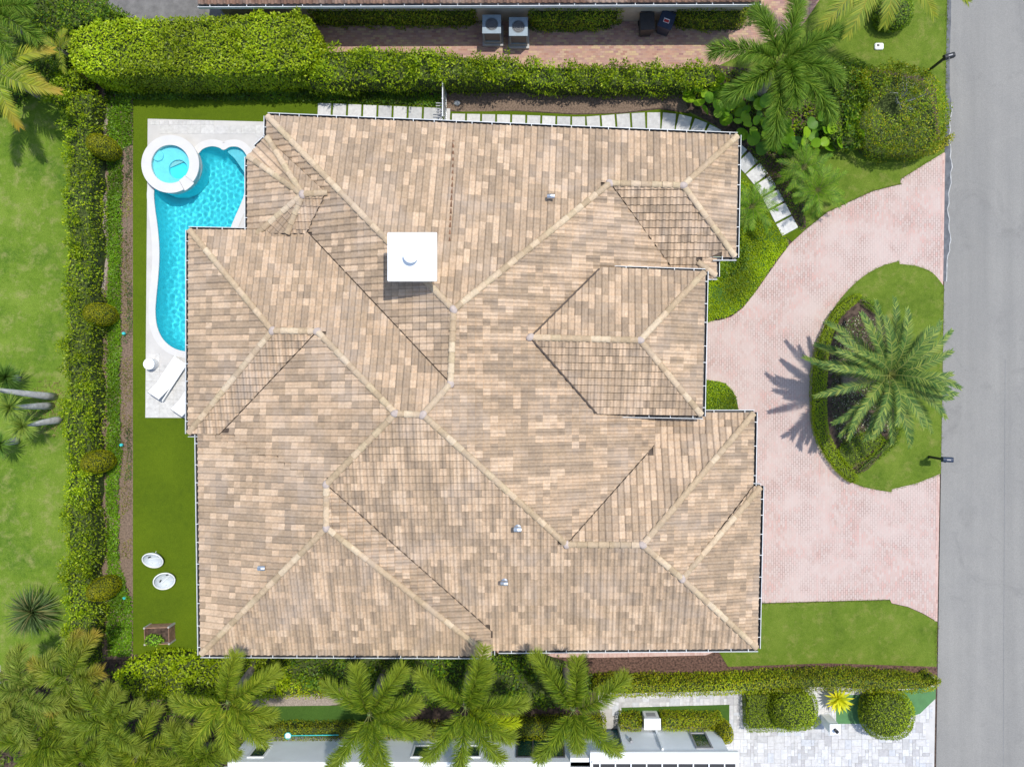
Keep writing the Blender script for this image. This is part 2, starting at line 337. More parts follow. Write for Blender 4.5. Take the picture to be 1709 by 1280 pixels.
# stone paved drive of the southern neighbour: separate slabs of mixed sizes
np_px = [(1012, 1128), (EDGE(1128) - 3, 1128), (EDGE(1460) - 3, 1460), (1180, 1460), (1180, 1215), (1035, 1215), (1012, 1190)]
nd = sheet('neighbour_drive', np_px, M_joint, 0.004)
def in_poly(x, y, poly):
    x = np.asarray(x, float); y = np.asarray(y, float); ins = np.zeros(x.shape, bool); n = len(poly); j = n - 1
    for i in range(n):
        xi, yi, xj, yj = poly[i][0], poly[i][1], poly[j][0], poly[j][1]
        if yi != yj: ins ^= ((yi > y) != (yj > y)) & (x < (xj - xi) * (y - yi) / (yj - yi) + xi)
        j = i
    return ins
SLAB = {}
def slab(w_, h_, tint, t=.02):
    k = (round(w_, 3), round(h_, 3), tint)
    if k not in SLAB:
        b = MB(); b.box(-w_ / 2, w_ / 2, -h_ / 2, h_ / 2, -t, 0); e = .006
        v = [(p.x, p.y, p.z) for p in b.v]; v[4:] = [(x * (1 - e / w_ * 2), y * (1 - e / h_ * 2), z) for x, y, z in v[4:]]
        SLAB[k] = pymesh(v, b.f, tint=[tint]); SLAB[k].materials.append(STONE)
    return SLAB[k]
def pave(parent, poly, x0, x1, y0, y1, unit, tints, z, gap, skip=None, patt=True, most=300, name='paver', sub=None):
    nx, ny = int((x1 - x0) / unit), int((y1 - y0) / unit); used = np.zeros((nx, ny), bool); n = 0; rest_v, rest_f, rest_t = [], [], []
    r = random.Random(3)
    for j in range(ny):
        for i in range(nx):
            if used[i, j]: continue
            opts = [(2, 2), (3, 2), (2, 1), (1, 1), (1, 2), (2, 3)] if patt else [sub or (3, 2)]
            r.shuffle(opts)
            for a, b in opts + [(1, 1)]:
                if i + a <= nx and j + b <= ny and not used[i:i + a, j:j + b].any(): break
            used[i:i + a, j:j + b] = True
            cx, cy = x0 + (i + a / 2) * unit, y0 + (j + b / 2) * unit; hw, hh = a * unit / 2 - gap, b * unit / 2 - gap
            c = [(cx - hw, cy - hh), (cx + hw, cy - hh), (cx + hw, cy + hh), (cx - hw, cy + hh), (cx, cy)]
            if not in_poly([p[0] for p in c], [p[1] for p in c], poly).all(): continue
            if skip and skip(c): continue
            t = r.choice(tints); 
            if n < most:
                o = bpy.data.objects.new(name, slab(2 * hw, 2 * hh, t)); COL.objects.link(o); o.parent = parent; o.location = (cx, cy, z + r.uniform(-.002, .002))
            else:
                bb = len(rest_v); rest_v += [(p[0], p[1], z + r.uniform(-.002, .002)) for p in c[:4]]; rest_f.append((bb, bb + 1, bb + 2, bb + 3)); rest_t.append(t)
            n += 1
    if rest_f: link(name + 's_beyond', pymesh(rest_v, rest_f, tint=rest_t), parent, STONE)['kind'] = 'stuff'
GREYS = [(.46, .455, .45), (.52, .515, .51), (.57, .56, .56), (.60, .60, .60), (.50, .51, .53), (.54, .53, .52), (.58, .58, .59), (.55, .54, .53), (.43, .42, .42)]
nw = W2(np_px); 
pave(nd, nw, 3.2, 18.0, -17.9, -12.95, .15, GREYS, .022, .004)

# ------------------------------------------------------------------ pool, spa, deck
deck_px = [(247, 199), (447, 204), (500, 206), (500, 560), (470, 698), (243, 697)]
deck = sheet('pool_deck', deck_px, M_joint, 0.030, [POOL], thick=.05)
pw = W2(POOL); dw = W2(deck_px)
spa_c = P(284, 274, .42)
cop_out = inset(pw, -.28)
def deck_skip(c):
    return in_poly([p[0] for p in c], [p[1] for p in c], cop_out).any() or any((p[0] - spa_c.x) ** 2 + (p[1] - spa_c.y) ** 2 < 1.2 ** 2 for p in c) or c[4][0] > -11.0
pave(deck, dw, P(244, 0).x, -10.4, P(0, 697).y, P(0, 199).y, .203, [(.54, .53, .505), (.57, .56, .535), (.51, .50, .48), (.585, .57, .55), (.55, .54, .52)], .042, .0015, deck_skip, False, 300, 'deck_tile', (3, 2))
pool = thing('swimming_pool', 'kidney shaped turquoise swimming pool with round raised spa in white deck', 'pool', P(320, 420))
ZW, ZB = -.06, -1.35
def local(me, o):                                # child mesh given in world coordinates
    loc = o.location
    me.transform(Matrix.Translation(-Vector(loc))); return me
ring = []
for k in range(13):
    a = k / 12 * math.pi / 2; ring.append((inset(pw, .55 * (1 - math.cos(a)) if k else 0), ZW + .1 + (ZB - ZW - .1) * math.sin(a)))
vv, ff = [], []; n = len(pw)
for l, z in ring: vv += [(p[0], p[1], z) for p in l]
for k in range(len(ring) - 1):
    for i in range(n): j = (i + 1) % n; ff.append((k * n + i, k * n + j, (k + 1) * n + j, (k + 1) * n + i))
b0 = (len(ring) - 1) * n
for t in tessellate_polygon([[Vector((p[0], p[1], 0)) for p in ring[-1][0]]]): ff.append(tuple(b0 + i for i in t))
link('basin', local(pymesh(vv, ff, smooth=True), pool), pool, M_pool).cycles.is_caustics_receiver = True
cm = sheet_mesh(cop_out, [inset(pw, .03)], .055, .06); link('coping', local(cm, pool), pool, M_cop)
def wave_water(poly, z, step=.03, amp=.0020):    # rippled water surface; the sun's caustics on the basin come from these waves
    xs = [p[0] for p in poly]; ys = [p[1] for p in poly]; gx = np.arange(min(xs) - .1, max(xs) + .1, step); gy = np.arange(min(ys) - .1, max(ys) + .1, step)
    X_, Y_ = np.meshgrid(gx, gy); r = np.random.default_rng(4); Z = np.zeros_like(X_)
    for k in range(28):
        a = r.uniform(0, 6.28); lam = r.uniform(.14, .38); q = 2 * math.pi / lam; Z += np.sin((X_ * math.cos(a) + Y_ * math.sin(a)) * q + r.uniform(0, 6.28)) * lam
    nx, ny = len(gx), len(gy); ins = in_poly(X_.ravel(), Y_.ravel(), [(p[0], p[1]) for p in inset(poly, -.08)]).reshape(ny, nx)
    V = np.stack([X_, Y_, Z * amp + z], -1).reshape(-1, 3); idx = np.arange(nx * ny).reshape(ny, nx); k = ins[:-1, :-1] & ins[1:, :-1] & ins[:-1, 1:] & ins[1:, 1:]
    q = np.stack([idx[:-1, :-1][k], idx[:-1, 1:][k], idx[1:, 1:][k], idx[1:, :-1][k]], 1); return npmesh(V, q.ravel(), np.full(len(q), 4), None, True)
ws = link('water_surface', local(wave_water(pw, ZW), pool), pool, M_ripple); ws.cycles.is_caustics_caster = True
step_px = smooth_loop([(376, 250), (386, 244), (398, 244), (409, 251), (417, 266), (416, 292), (410, 293), (400, 279), (388, 262)], 4)
link('step', local(sheet_mesh(W2(step_px), [], -.28, .9), pool), pool, M_step).cycles.is_caustics_receiver = True
spa = empty('spa', (0, 0, 0)); spa.parent = pool; spa.location = Vector((spa_c.x, spa_c.y, 0)) - pool.location
def ringm(r0, r1, z0, z1, a0=0, a1=2 * math.pi, seg=56):
    v, f = [], []; full = abs(a1 - a0 - 2 * math.pi) < 1e-4; m = seg if full else seg + 1
    for k in range(m):
        a = a0 + (a1 - a0) * k / seg; c, s = math.cos(a), math.sin(a)
        v += [(r0 * c, r0 * s, z0), (r1 * c, r1 * s, z0), (r1 * c, r1 * s, z1), (r0 * c, r0 * s, z1)]
    for k in range(seg):
        i, j = k * 4, ((k + 1) % m) * 4
        for e in range(4): f.append((i + e, j + e, j + (e + 1) % 4, i + (e + 1) % 4))
    if not full: f += [(0, 1, 2, 3), (m * 4 - 1, m * 4 - 2, m * 4 - 3, m * 4 - 4)]
    me = pymesh(v, f); bm = bmesh.new(); bm.from_mesh(me); bmesh.ops.recalc_face_normals(bm, faces=bm.faces); bm.to_mesh(me); bm.free(); return me
sp0 = R(-62); sp1 = R(-38)
link('rim', ringm(.84, 1.27, .34, .42, sp1, sp0 + 2 * math.pi), spa, M_cop)
link('shell', ringm(.86, 1.22, -.10, .34), spa, M_cop); link('shell_foot', ringm(.86, 1.21, -1.3, -.10), spa, M_pool).cycles.is_caustics_receiver = True
link('spillway', ringm(.80, 1.33, .33, .395, sp0 + .01, sp1 - .01, 8), spa, M_cop)
link('bench', sheet_mesh([(.86 * math.cos(a), .86 * math.sin(a)) for a in np.linspace(0, 2 * math.pi, 49)[:-1]], [[(.24 + .42 * math.cos(a), -.16 + .42 * math.sin(a)) for a in np.linspace(0, 2 * math.pi, 33)[:-1]]], .16, .2), spa, M_step)
link('spa_floor', ringm(.001, .87, -.045, -.03), spa, M_pool)
link('foot_step', sheet_mesh([( -.62 + .24 * math.cos(a), .42 + .24 * math.sin(a)) for a in np.linspace(0, 2 * math.pi, 20)[:-1]], [], .25, .1), spa, M_step)
link('spa_water', ringm(.001, .85, .325, .33), spa, M_water)

# ------------------------------------------------------------------ house roof
SL = .36
FACES = {
 'N_up': (((447, 195), (1230, 228)), 3.0, [(447, 195, 'e'), (1230, 228, 'h'), (1140, 310, 'r'), (1018, 306, 'h'), (757, 517, 'h')]),
 'W_up': (((447, 300), (447, 195)), 3.0, [(447, 195, 'h'), (757, 517, 'r'), (752, 640, 'v'), (514, 388, 'x'), (447, 388, 'e')]),
 'E_c': (((1090, 690), (1090, 745)), 3.0, [(757, 517, 'r'), (752, 640, 'r'), (706, 692, 'h'), (945, 908, 'v'), (1090, 745, 'e'), (1090, 480, 'x'), (1128, 455, 'v'), (1018, 306, 'h')]),
 'S_ur': (((1226, 428), (1190, 428)), 3.0, [(1018, 306, 'r'), (1140, 310, 'h'), (1226, 428, 'e'), (1188, 428, 'x'), (1165, 438, 'h'), (1194, 460, 'e'), (1128, 458, 'v')]),
 'e_ur2': (((1194, 430), (1194, 460)), 2.75, [(1165, 438, 'x'), (1188, 428, 'x'), (1194, 430, 'e'), (1194, 460, 'h')]),
 'E_ur': (((1230, 228), (1226, 428)), 3.0, [(1230, 228, 'e'), (1226, 428, 'h'), (1140, 310, 'h')]),
 'N_m': (((317, 385), (495, 388)), 3.05, [(317, 385, 'e'), (514, 388, 'v'), (752, 640, 'r'), (706, 692, 'r'), (660, 690, 'h'), (530, 553, 'r'), (455, 552, 'h')]),
 'W_m': (((316, 722), (317, 385)), 3.05, [(317, 385, 'h'), (455, 552, 'h'), (316, 722, 'e')]),
 'S_m': (((370, 722), (316, 722)), 3.05, [(316, 722, 'h'), (455, 552, 'r'), (530, 553, 'v'), (370, 722, 'e')]),
 'W': (((337, 1090), (332, 725)), 3.0, [(370, 722, 'v'), (530, 553, 'h'), (660, 690, 'h'), (545, 808, 'r'), (545, 880, 'h'), (337, 1090, 'e'), (332, 722, 'x')]),
 'S': (((1262, 1080), (835, 1083)), 3.0, [(660, 690, 'r'), (706, 692, 'h'), (945, 908, 'r'), (1072, 909, 'h'), (1138, 965, 'h'), (1262, 1080, 'e'), (818, 1083, 'x'), (818, 1050, 'v'), (545, 808, 'h')]),
 'E_s': (((818, 1050), (818, 1092)), 3.0, [(545, 808, 'v'), (818, 1050, 'e'), (816, 1092, 'h'), (545, 880, 'r')]),
 'S_l': (((816, 1092), (337, 1090)), 3.0, [(545, 880, 'h'), (816, 1092, 'e'), (337, 1090, 'h')]),
 'N_g': (((1090, 690), (1257, 690)), 3.0, [(945, 908, 'v'), (1090, 745, 'x'), (1090, 690, 'e'), (1257, 690, 'h'), (1072, 909, 'r')]),
 'E1': (((1257, 690), (1255, 812)), 3.0, [(1072, 909, 'h'), (1257, 690, 'e'), (1255, 812, 'v'), (1138, 965, 'h')]),
 'E2': (((1268, 813), (1262, 1080)), 3.0, [(1138, 965, 'h'), (1268, 813, 'e'), (1262, 1080, 'h')]),
 'n2': (((1255, 812), (1268, 813)), 3.0, [(1138, 965, 'v'), (1255, 812, 'e'), (1268, 813, 'h')]),
 'P_n': (((1025, 450), (1175, 455)), 3.72, [(885, 563, 'v'), (1000, 449, 'e'), (1175, 455, 'h'), (1068, 568, 'r')]),
 'P_e': (((1175, 455), (1170, 692)), 3.72, [(1068, 568, 'h'), (1175, 455, 'e'), (1170, 692, 'h')]),
 'P_s': (((1170, 692), (1020, 689)), 3.72, [(885, 563, 'r'), (1068, 568, 'h'), (1170, 692, 'e'), (995, 689, 'v')]),
 'B_nw': (((415, 262), (446, 230)), 3.02, [(446, 230, 'h'), (505, 325, 'h'), (415, 262, 'e')]),
 'B_w': (((415, 385), (415, 262)), 3.02, [(415, 262, 'h'), (505, 325, 'h'), (430, 390, 'x'), (415, 390, 'e')]),
 'B_sw': (((446, 430), (412, 396)), 3.02, [(505, 325, 'h'), (480, 390, 'x'), (430, 390, 'h')]),
 'B_s': (((500, 432), (446, 432)), 3.02, [(505, 325, 'r'), (545, 322, 'v'), (512, 390, 'x'), (480, 390, 'h')]),
 'B_n': (((446, 228), (500, 230)), 3.02, [(446, 230, 'v'), (545, 322, 'r'), (505, 325, 'h')]),
}
def face_plane(fc):
    (a, b), ze, _ = fc; A, B = P(*a, ze), P(*b, ze); e = (B - A).normalized(); n = Vector((-e.y, e.x, 0))
    c = sum((P(u, v, ze + .8) for u, v, _ in fc[2]), Vector()) / len(fc[2])
    if (c - A).dot(n) < 0: n = -n
    return A, e, n, ze
def ray_plane(u, v, pl):
    A, e, n, ze = pl; o = Vector((0, 0, H)); d = P(u, v, 0) - o
    # z = ze + SL*((p-A).n)
    num = ze + SL * ((o - A).dot(n)) - o.z; den = d.z - SL * d.dot(n); t = num / den
    return (o + d * t).z
acc = {}
for k, fc in FACES.items():
    pl = face_plane(fc)
    for u, v, _ in fc[2]: acc.setdefault((u, v), []).append(ray_plane(u, v, pl))
EAVES = {(447, 195), (1230, 228), (1226, 428), (317, 385), (316, 722), (337, 1090), (1262, 1080), (816, 1092), (1257, 690), (1268, 813), (1255, 812)}
RV = {k: P(*k, sum(z) / len(z)) for k, z in acc.items()}
for k in acc: RV[k] = P(*k, max(2.7, sum(acc[k]) / len(acc[k])))
def surf_z(face, x, y):
    pts = [RV[(u, v)] for u, v, _ in FACES[face][2]]; best = None
    for t in tessellate_polygon([[Vector((p.x, p.y, 0)) for p in pts]]):
        a, b, c = (pts[i] for i in t); nv = (b - a).cross(c - a)
        if abs(nv.z) < 1e-6: continue
        cen = (a + b + c) / 3; d = 0 if in_poly([x], [y], [a, b, c])[0] else (cen.x - x) ** 2 + (cen.y - y) ** 2
        if best is None or d < best[0]: best = (d, a.z - (nv.x * (x - a.x) + nv.y * (y - a.y)) / nv.z)
    return best[1]
for key, fc_ in (((885, 563), 'E_c'), ((1000, 449), 'E_c'), ((995, 689), 'E_c'), ((545, 322), 'W_up'), ((512, 390), 'W_up'), ((446, 230), 'W_up')):
    z = RV[key].z
    for _ in range(6): p = P(*key, z); z = surf_z(fc_, p.x, p.y) + .085      # where the smaller roofs meet the larger slopes they lie just above them
    RV[key] = P(*key, z)
house = thing('house', 'large single storey house with hipped brown clay tile roof', 'house', P(760, 660))
def build_roof_mesh():
    v, f = [], []
    for k, fc in FACES.items():
        b = len(v); pts = [RV[(u, vv_)] for u, vv_, _ in fc[2]]; v += [p - Vector((0, 0, .035)) for p in pts]
        for t in tessellate_polygon([[Vector((p.x, p.y, 0)) for p in pts]]): f.append(tuple(b + i for i in t))
    return pymesh(v, f)
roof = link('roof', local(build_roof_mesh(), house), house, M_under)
TINTS = [(.50, .365, .255), (.55, .405, .285), (.45, .328, .228), (.355, .265, .188), (.305, .23, .168), (.39, .288, .20), (.58, .435, .312), (.42, .312, .222), (.335, .252, .182), (.37, .278, .20)]
TINTS = [tuple(c * .86 + m * .14 for c, m in zip(t, (.48, .35, .235))) for t in TINTS]; TINTS = [(a * .985, b * .98, c * .94) for a, b, c in TINTS]
TW, TC = .262, .285
XS = [0, .09, .2, .31, .42, .53, .62, .8, 1.0]
ZS = [.0, .036, .058, .062, .052, .028, .004, -.004, 0]
def clip_half(poly, p0, nrm):
    out = []; n = len(poly)
    for i in range(n):
        a, b = poly[i], poly[(i + 1) % n]; da = (a[0] - p0[0]) * nrm[0] + (a[1] - p0[1]) * nrm[1]; db = (b[0] - p0[0]) * nrm[0] + (b[1] - p0[1]) * nrm[1]
        if da >= 0: out.append(a)
        if (da >= 0) != (db >= 0):
            t = da / (da - db); out.append(tuple(a[q] + t * (b[q] - a[q]) for q in range(3)))
    return out
def tile_face(fc, RVd, tints, maxrows=99, skip=None, seed=0, tw=TW, bright=1, joint=-.03):
    A, e, nn, ze = face_plane(fc); pts = [RVd[(u, v)] for u, v, _ in fc[2]]; flags = [f for *_, f in fc[2]]
    poly = [(p.x, p.y) for p in pts]; cc = area2(poly) > 0
    tri = []
    for t in tessellate_polygon([[Vector((p.x, p.y, 0)) for p in pts]]):
        a, b, c = (pts[i] for i in t); nv = (b - a).cross(c - a)
        if nv.length < 1e-6: continue
        tri.append(([(q.x, q.y) for q in (a, b, c)], a, (-nv.x / nv.z, -nv.y / nv.z)))
    edges = []
    for i in range(len(poly)):
        a, b = Vector(poly[i]), Vector(poly[(i + 1) % len(poly)])
        if flags[i] == 'e' or (b - a).length < .05: continue
        d = (b - a).normalized(); nr = Vector((-d.y, d.x)) * (1 if cc else -1)
        edges.append((a + nr * (.02 if flags[i] == 'v' else 0), b, nr, d, (b - a).length))
    ca = [(Vector((p.x, p.y, 0)) - Vector((A.x, A.y, 0))).dot(e) for p in pts]; cb = [(Vector((p.x, p.y, 0)) - Vector((A.x, A.y, 0))).dot(nn) for p in pts]
    i0, i1 = math.floor(min(ca) / tw) - 1, math.ceil(max(ca) / tw) + 1; j0, j1 = math.floor((min(cb) + .04) / TC), math.ceil(max(cb) / TC) + 1
    r = random.Random(seed); out = []; prev = {}
    for j in range(j0, min(j1, maxrows)):
        for i in range(i0, i1):
            ox, oy = A.x + e.x * i * tw + nn.x * (j * TC - .04), A.y + e.y * i * tw + nn.y * (j * TC - .04)
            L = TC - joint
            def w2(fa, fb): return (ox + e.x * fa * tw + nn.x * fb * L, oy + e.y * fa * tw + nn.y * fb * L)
            sp = [w2(a, b) for a in (.02, .5, .98) for b in (.15, .5, .9)]
            inn = in_poly([p[0] for p in sp], [p[1] for p in sp], poly); tint = prev[i] if i in prev and r.random() < .34 else r.choice(tints); prev[i] = tint
            if not inn.any(): continue
            c = w2(.5, .5)
            if skip and skip(*c): continue
            best = None
            for tp, a0, gr in tri:
                if in_poly([c[0]], [c[1]], tp)[0]: best = (a0, gr); break
            if best is None:
                q = sp[int(np.argmax(inn))]
                for tp, a0, gr in tri:
                    if in_poly([q[0]], [q[1]], tp)[0]: best = (a0, gr); break
            if best is None: continue
            a0, gr = best; jz = r.uniform(-.004, .004); jt = r.uniform(-.006, .006)
            zf = lambda x, y: a0.z + gr[0] * (x - a0.x) + gr[1] * (y - a0.y)
            lo, up, lp = [], [], []
            for fa, hz in zip(XS, ZS):
                x, y = w2(fa, 0); z = zf(x, y); lo.append((x, y, z + hz + .062 + jz)); lp.append((x, y, z - .0 + hz * .2))
                x, y = w2(fa, 1); up.append((x, y, zf(x, y) + hz + .006 + jt))
            polys = []
            for k in range(len(XS) - 1): polys += [[lo[k], lo[k + 1], up[k + 1], up[k]], [lp[k], lp[k + 1], lo[k + 1], lo[k]]]
            clipped = False
            if not inn.all():
                for ea, eb, nr, d, ln in edges:
                    s_ = [(p[0] - ea.x) * nr.x + (p[1] - ea.y) * nr.y for p in (lo[0], lo[-1], up[0], up[-1])]
                    t_ = (c[0] - ea.x) * d.x + (c[1] - ea.y) * d.y
                    if min(s_) < 0 < max(s_) and -.3 < t_ < ln + .3:
                        polys = [q for q in (clip_half(p, ea, nr) for p in polys) if len(q) >= 3]; clipped = True
            if polys: out.append((zf(*c), polys, (lambda q: tuple(x * q for x in tint))(bright * r.uniform(.93, 1.07)), clipped))
    return out
def polys_mesh(tiles, off=(0, 0, 0), smooth=False):
    v, f, t = [], [], []
    for _, ps, ti, _c in tiles:
        seen = {}
        for p in ps:
            ix = []
            for q in p:
                kq = (round(q[0], 4), round(q[1], 4), round(q[2], 4))
                if kq not in seen: seen[kq] = len(v); v.append((q[0] - off[0], q[1] - off[1], q[2] - off[2]))
                if seen[kq] not in ix: ix.append(seen[kq])
            if len(ix) >= 3: f.append(tuple(ix)); t.append(ti)
    me = pymesh(v, f, tint=t, smooth=smooth); me.materials.append(TILE); return me
port = [(P(u, v, 3.9).x, P(u, v, 3.9).y) for u, v in ((915, 563), (1012, 468), (1165, 472), (1160, 680), (1010, 675))]
all_tiles = []
for q, (k, fc) in enumerate(FACES.items()):
    sk = (lambda x, y: bool(in_poly([x], [y], port)[0])) if k == 'E_c' else None
    tt = TINTS
    all_tiles += tile_face(fc, RV, tt, seed=q, skip=sk, joint=.017 if k[0] in 'WS' or k in ('P_s', 'B_w') else -.004)  # wider dark gaps on west and south slopes stand in for tile-course shadows
whole = sorted([t for t in all_tiles if not t[3]], key=lambda t: -t[0]); singles = whole[:300]; ids = {id(t) for t in singles}
rest = [t for t in all_tiles if id(t) not in ids]
hl = house.location
for t in singles:
    c = Vector(t[1][0][0]); o = bpy.data.objects.new('roof_tile', polys_mesh([t], c)); COL.objects.link(o); o.parent = roof; o.location = c - hl
o = bpy.data.objects.new('roof_tiles', polys_mesh(rest, hl)); COL.objects.link(o); o.parent = roof; o['kind'] = 'stuff'
# ridge and hip caps
RT = [(.50, .385, .255), (.57, .43, .30), (.47, .35, .235), (.41, .305, .20), (.60, .47, .335), (.45, .33, .22)]
RT = [(a * .97, b * .98, c * .93) for a, b, c in RT]
done = set()
def cap_run(a, b, parent, hl, length=.40, rad=.125):
    d = b - a; L = d.length; m = max(1, round(L / length)); d.normalize()
    side = d.cross(Vector((0, 0, 1))).normalized(); up = side.cross(d)
    if a.z > b.z: a, b, d = b, a, -d; side = -side
    for i in range(m):
        p0 = a + d * (L * i / m); p1 = a + d * (L * (i + 1) / m + .05); v, f = [], []
        for s_, (p, rr, dz) in enumerate(((p0, rad * 1.06, .035), (p1, rad * .9, .008))):
            for k in range(9):
                t = math.pi * k / 8; v.append(p + side * (math.cos(t) * rr) + up * (math.sin(t) * rr * .75 + dz - .015))
        for k in range(8): f.append((k, k + 1, 9 + k + 1, 9 + k))
        f.append(tuple(range(8, -1, -1)))
        me = pymesh(v, f, tint=[random.choice(RT)], smooth=False, off=p0); me.materials.append(TILE)
        o = bpy.data.objects.new('ridge_tile', me); COL.objects.link(o); o.parent = parent; o.location = p0 - hl
for k, fc in FACES.items():
    q = fc[2]
    for i in range(len(q)):
        (u1, v1, fl), (u2, v2, _) = q[i], q[(i + 1) % len(q)]
        key = tuple(sorted(((u1, v1), (u2, v2))))
        if fl in 'hr' and key not in done:
            done.add(key); cap_run(RV[(u1, v1)] + Vector((0, 0, .03)), RV[(u2, v2)] + Vector((0, 0, .03)), roof, hl)
M_mortar = flat('ridge_mortar', (.46, .38, .33), .9, var=.15, scale=8)
for key in ((1140, 310), (1018, 306), (757, 517), (752, 640), (706, 692), (660, 690), (545, 808), (545, 880), (455, 552), (530, 553), (945, 908), (1072, 909), (1138, 965), (885, 563), (1068, 568), (505, 325)):
    mo = MB().lathe([(.17, -.06), (.155, .05), (.11, .105), (.03, .125)], 10).build('mortar_cap', M_mortar, roof, True); mo.location = RV[key] + Vector((0, 0, .03)) - hl; mo.rotation_euler = (0, 0, key[0] * .7); mo.scale = (1.15, .9, 1)
for k in ('P_n', 'P_s'):
    q = FACES[k][2]
    for i in range(len(q)):
        if q[i][2] == 'v': a, b = RV[q[i][:2]], RV[q[(i + 1) % len(q)][:2]]; MB().tube([a + Vector((0, 0, .07)) - hl, (a + b) / 2 + Vector((0, 0, .075)) - hl, b + Vector((0, 0, .07)) - hl], .035, 6).build('valley_flashing', M_under, roof)
# gutters with straps
def gutter(a, b, out, parent, hl, mat, wdt=.15, strap=.8):
    d = (b - a); L = d.length; d.normalize(); o_ = Vector((out.x, out.y, 0)).normalized(); v, f = [], []
    prof = [(.0, .0), (0, -.15), (wdt, -.15), (wdt, .03), (wdt - .024, .03), (wdt - .024, -.14), (.012, -.14), (.012, .0)]
    for p in (a, b):
        for x, z in prof: v.append(p + o_ * x + Vector((0, 0, z)) - a)
    m = len(prof)
    for i in range(m): j = (i + 1) % m; f.append((i, j, m + j, m + i))
    f += [tuple(range(m - 1, -1, -1)), tuple(range(m, 2 * m))]
    go = MB(); go.v = v; go.f = f; o = go.build('gutter', mat, parent); o.location = a - hl
    tr = MB(); tr.v = [p + o_ * x + Vector((0, 0, z)) - a for p in (a, b) for x, z in ((.013, -.135), (wdt - .036, -.135), (wdt - .036, -.03), (wdt - .038, -.03), (wdt - .038, -.128), (.013, -.128))]; tr.f = [(i, (i + 1) % 6, 6 + (i + 1) % 6, 6 + i) for i in range(6)]; tr.build('gutter_bed', M_grey, o)  # dark strip paints both debris and the shade inside the trough
    k = int(L / strap)
    for i in range(k):
        M = Matrix.Translation(d * (L * (i + .5 + random.uniform(-.15, .15)) / k)) @ Matrix(((d.x, o_.x, 0, 0), (d.y, o_.y, 0, 0), (d.z, 0, 1, 0), (0, 0, 0, 1)))
        MB().box(-.014, .014, -.03, wdt - .01, .03, .042, M).build('gutter_strap', mat, o)
    return o
M_gutter = flat('gutter_paint', (.62, .64, .64), .5, var=.12, scale=3)
def eave_g(p, q, z, out, parent=house, mat=M_gutter): gutter(P(*p, z), P(*q, z), Vector(out), parent, parent.location, mat)
eave_g((447, 194.5), (1231, 227.5), 2.97, (0, 1)); eave_g((1231, 226), (1227, 430), 2.97, (1, 0)); eave_g((1229, 429), (1190, 429), 2.97, (0, -1))
eave_g((1195, 430), (1195, 462), 2.72, (1, 0)); eave_g((1197, 461), (1177, 461), 2.72, (0, -1))
eave_g((1025, 450), (1177, 455), 3.68, (0, 1)); eave_g((1176, 453), (1171, 695), 3.68, (1, 0)); eave_g((1173, 693), (1020, 690), 3.68, (0, -1))
eave_g((1172, 690), (1259, 690), 2.97, (0, 1)); eave_g((1258, 688), (1256, 812), 2.97, (1, 0)); eave_g((1256, 812), (1270, 813), 2.97, (0, 1)); eave_g((1269, 811), (1263, 1082), 2.97, (1, 0))
eave_g((1265, 1081), (832, 1084), 2.97, (0, -1)); eave_g((820, 1056), (820, 1093), 2.97, (1, 0)); eave_g((820, 1093), (335, 1091), 2.97, (0, -1)); eave_g((336, 1093), (331, 725), 2.97, (-1, 0))
eave_g((372, 723), (314, 723), 3.02, (0, -1)); eave_g((315.5, 724), (316, 384), 3.02, (-1, 0)); eave_g((315, 384.5), (496, 388), 3.02, (0, 1))
eave_g((1090.5, 695), (1090.5, 728), 2.97, (1, 0)); eave_g((446.5, 194), (446, 231), 2.99, (-1, 0)); eave_g((446, 230), (428, 247), 2.99, (-1, 1)); eave_g((414.5, 262), (414.5, 388), 2.99, (-1, 0))
# chimney, pipes, flashing
ch = empty('chimney'); ch.parent = house; cp = P(688, 429, 6.9); ch.location = Vector((cp.x, cp.y, 4.6)) - hl
MB().box(-.62, .62, -.62, .62, 0, 2.2).build('stack', M_wall, ch); MB().box(-.89, .89, -.88, .88, 2.2, 2.34).build('cap', M_white, ch, bev=.02)
MB().lathe([(.2, 2.34), (.2, 2.62), (.27, 2.63), (.27, 2.68), (.05, 2.76)], 20).build('flue', M_white, ch)
def roof_z(u, v, faces):
    return min(ray_plane(u, v, face_plane(FACES[f])) for f in faces)
for u, v, f, s in ((919, 331, 'N_up', 1), (864, 881, 'S', 1), (842, 970, 'S', .9), (441, 945, 'W', 1)):
    z = roof_z(u, v, [f]); p = P(u, v, z); vp = empty('vent_pipe'); vp.parent = house; vp.location = p - hl
    MB().lathe([(.14 * s, 0), (.14 * s, .02), (.07 * s, .05), (.07 * s, .26)], 14).build('pipe', M_metal, vp)
    MB().tube([(-.13, 0, .31), (.0, 0, .33), (.13, 0, .31)], .10 * s, 10).build('hood', M_metal, vp)
z1, z2 = roof_z(757, 240, ['N_up']), roof_z(750, 405, ['N_up'])
M_rust = flat('rusty_flashing', (.19, .10, .055), .8, var=.4, scale=4)
MB().tube([P(757, 236, z1 + .02) - hl, P(750, 408, z2 + .02) - hl], .05, 6).build('flashing', M_rust, house)
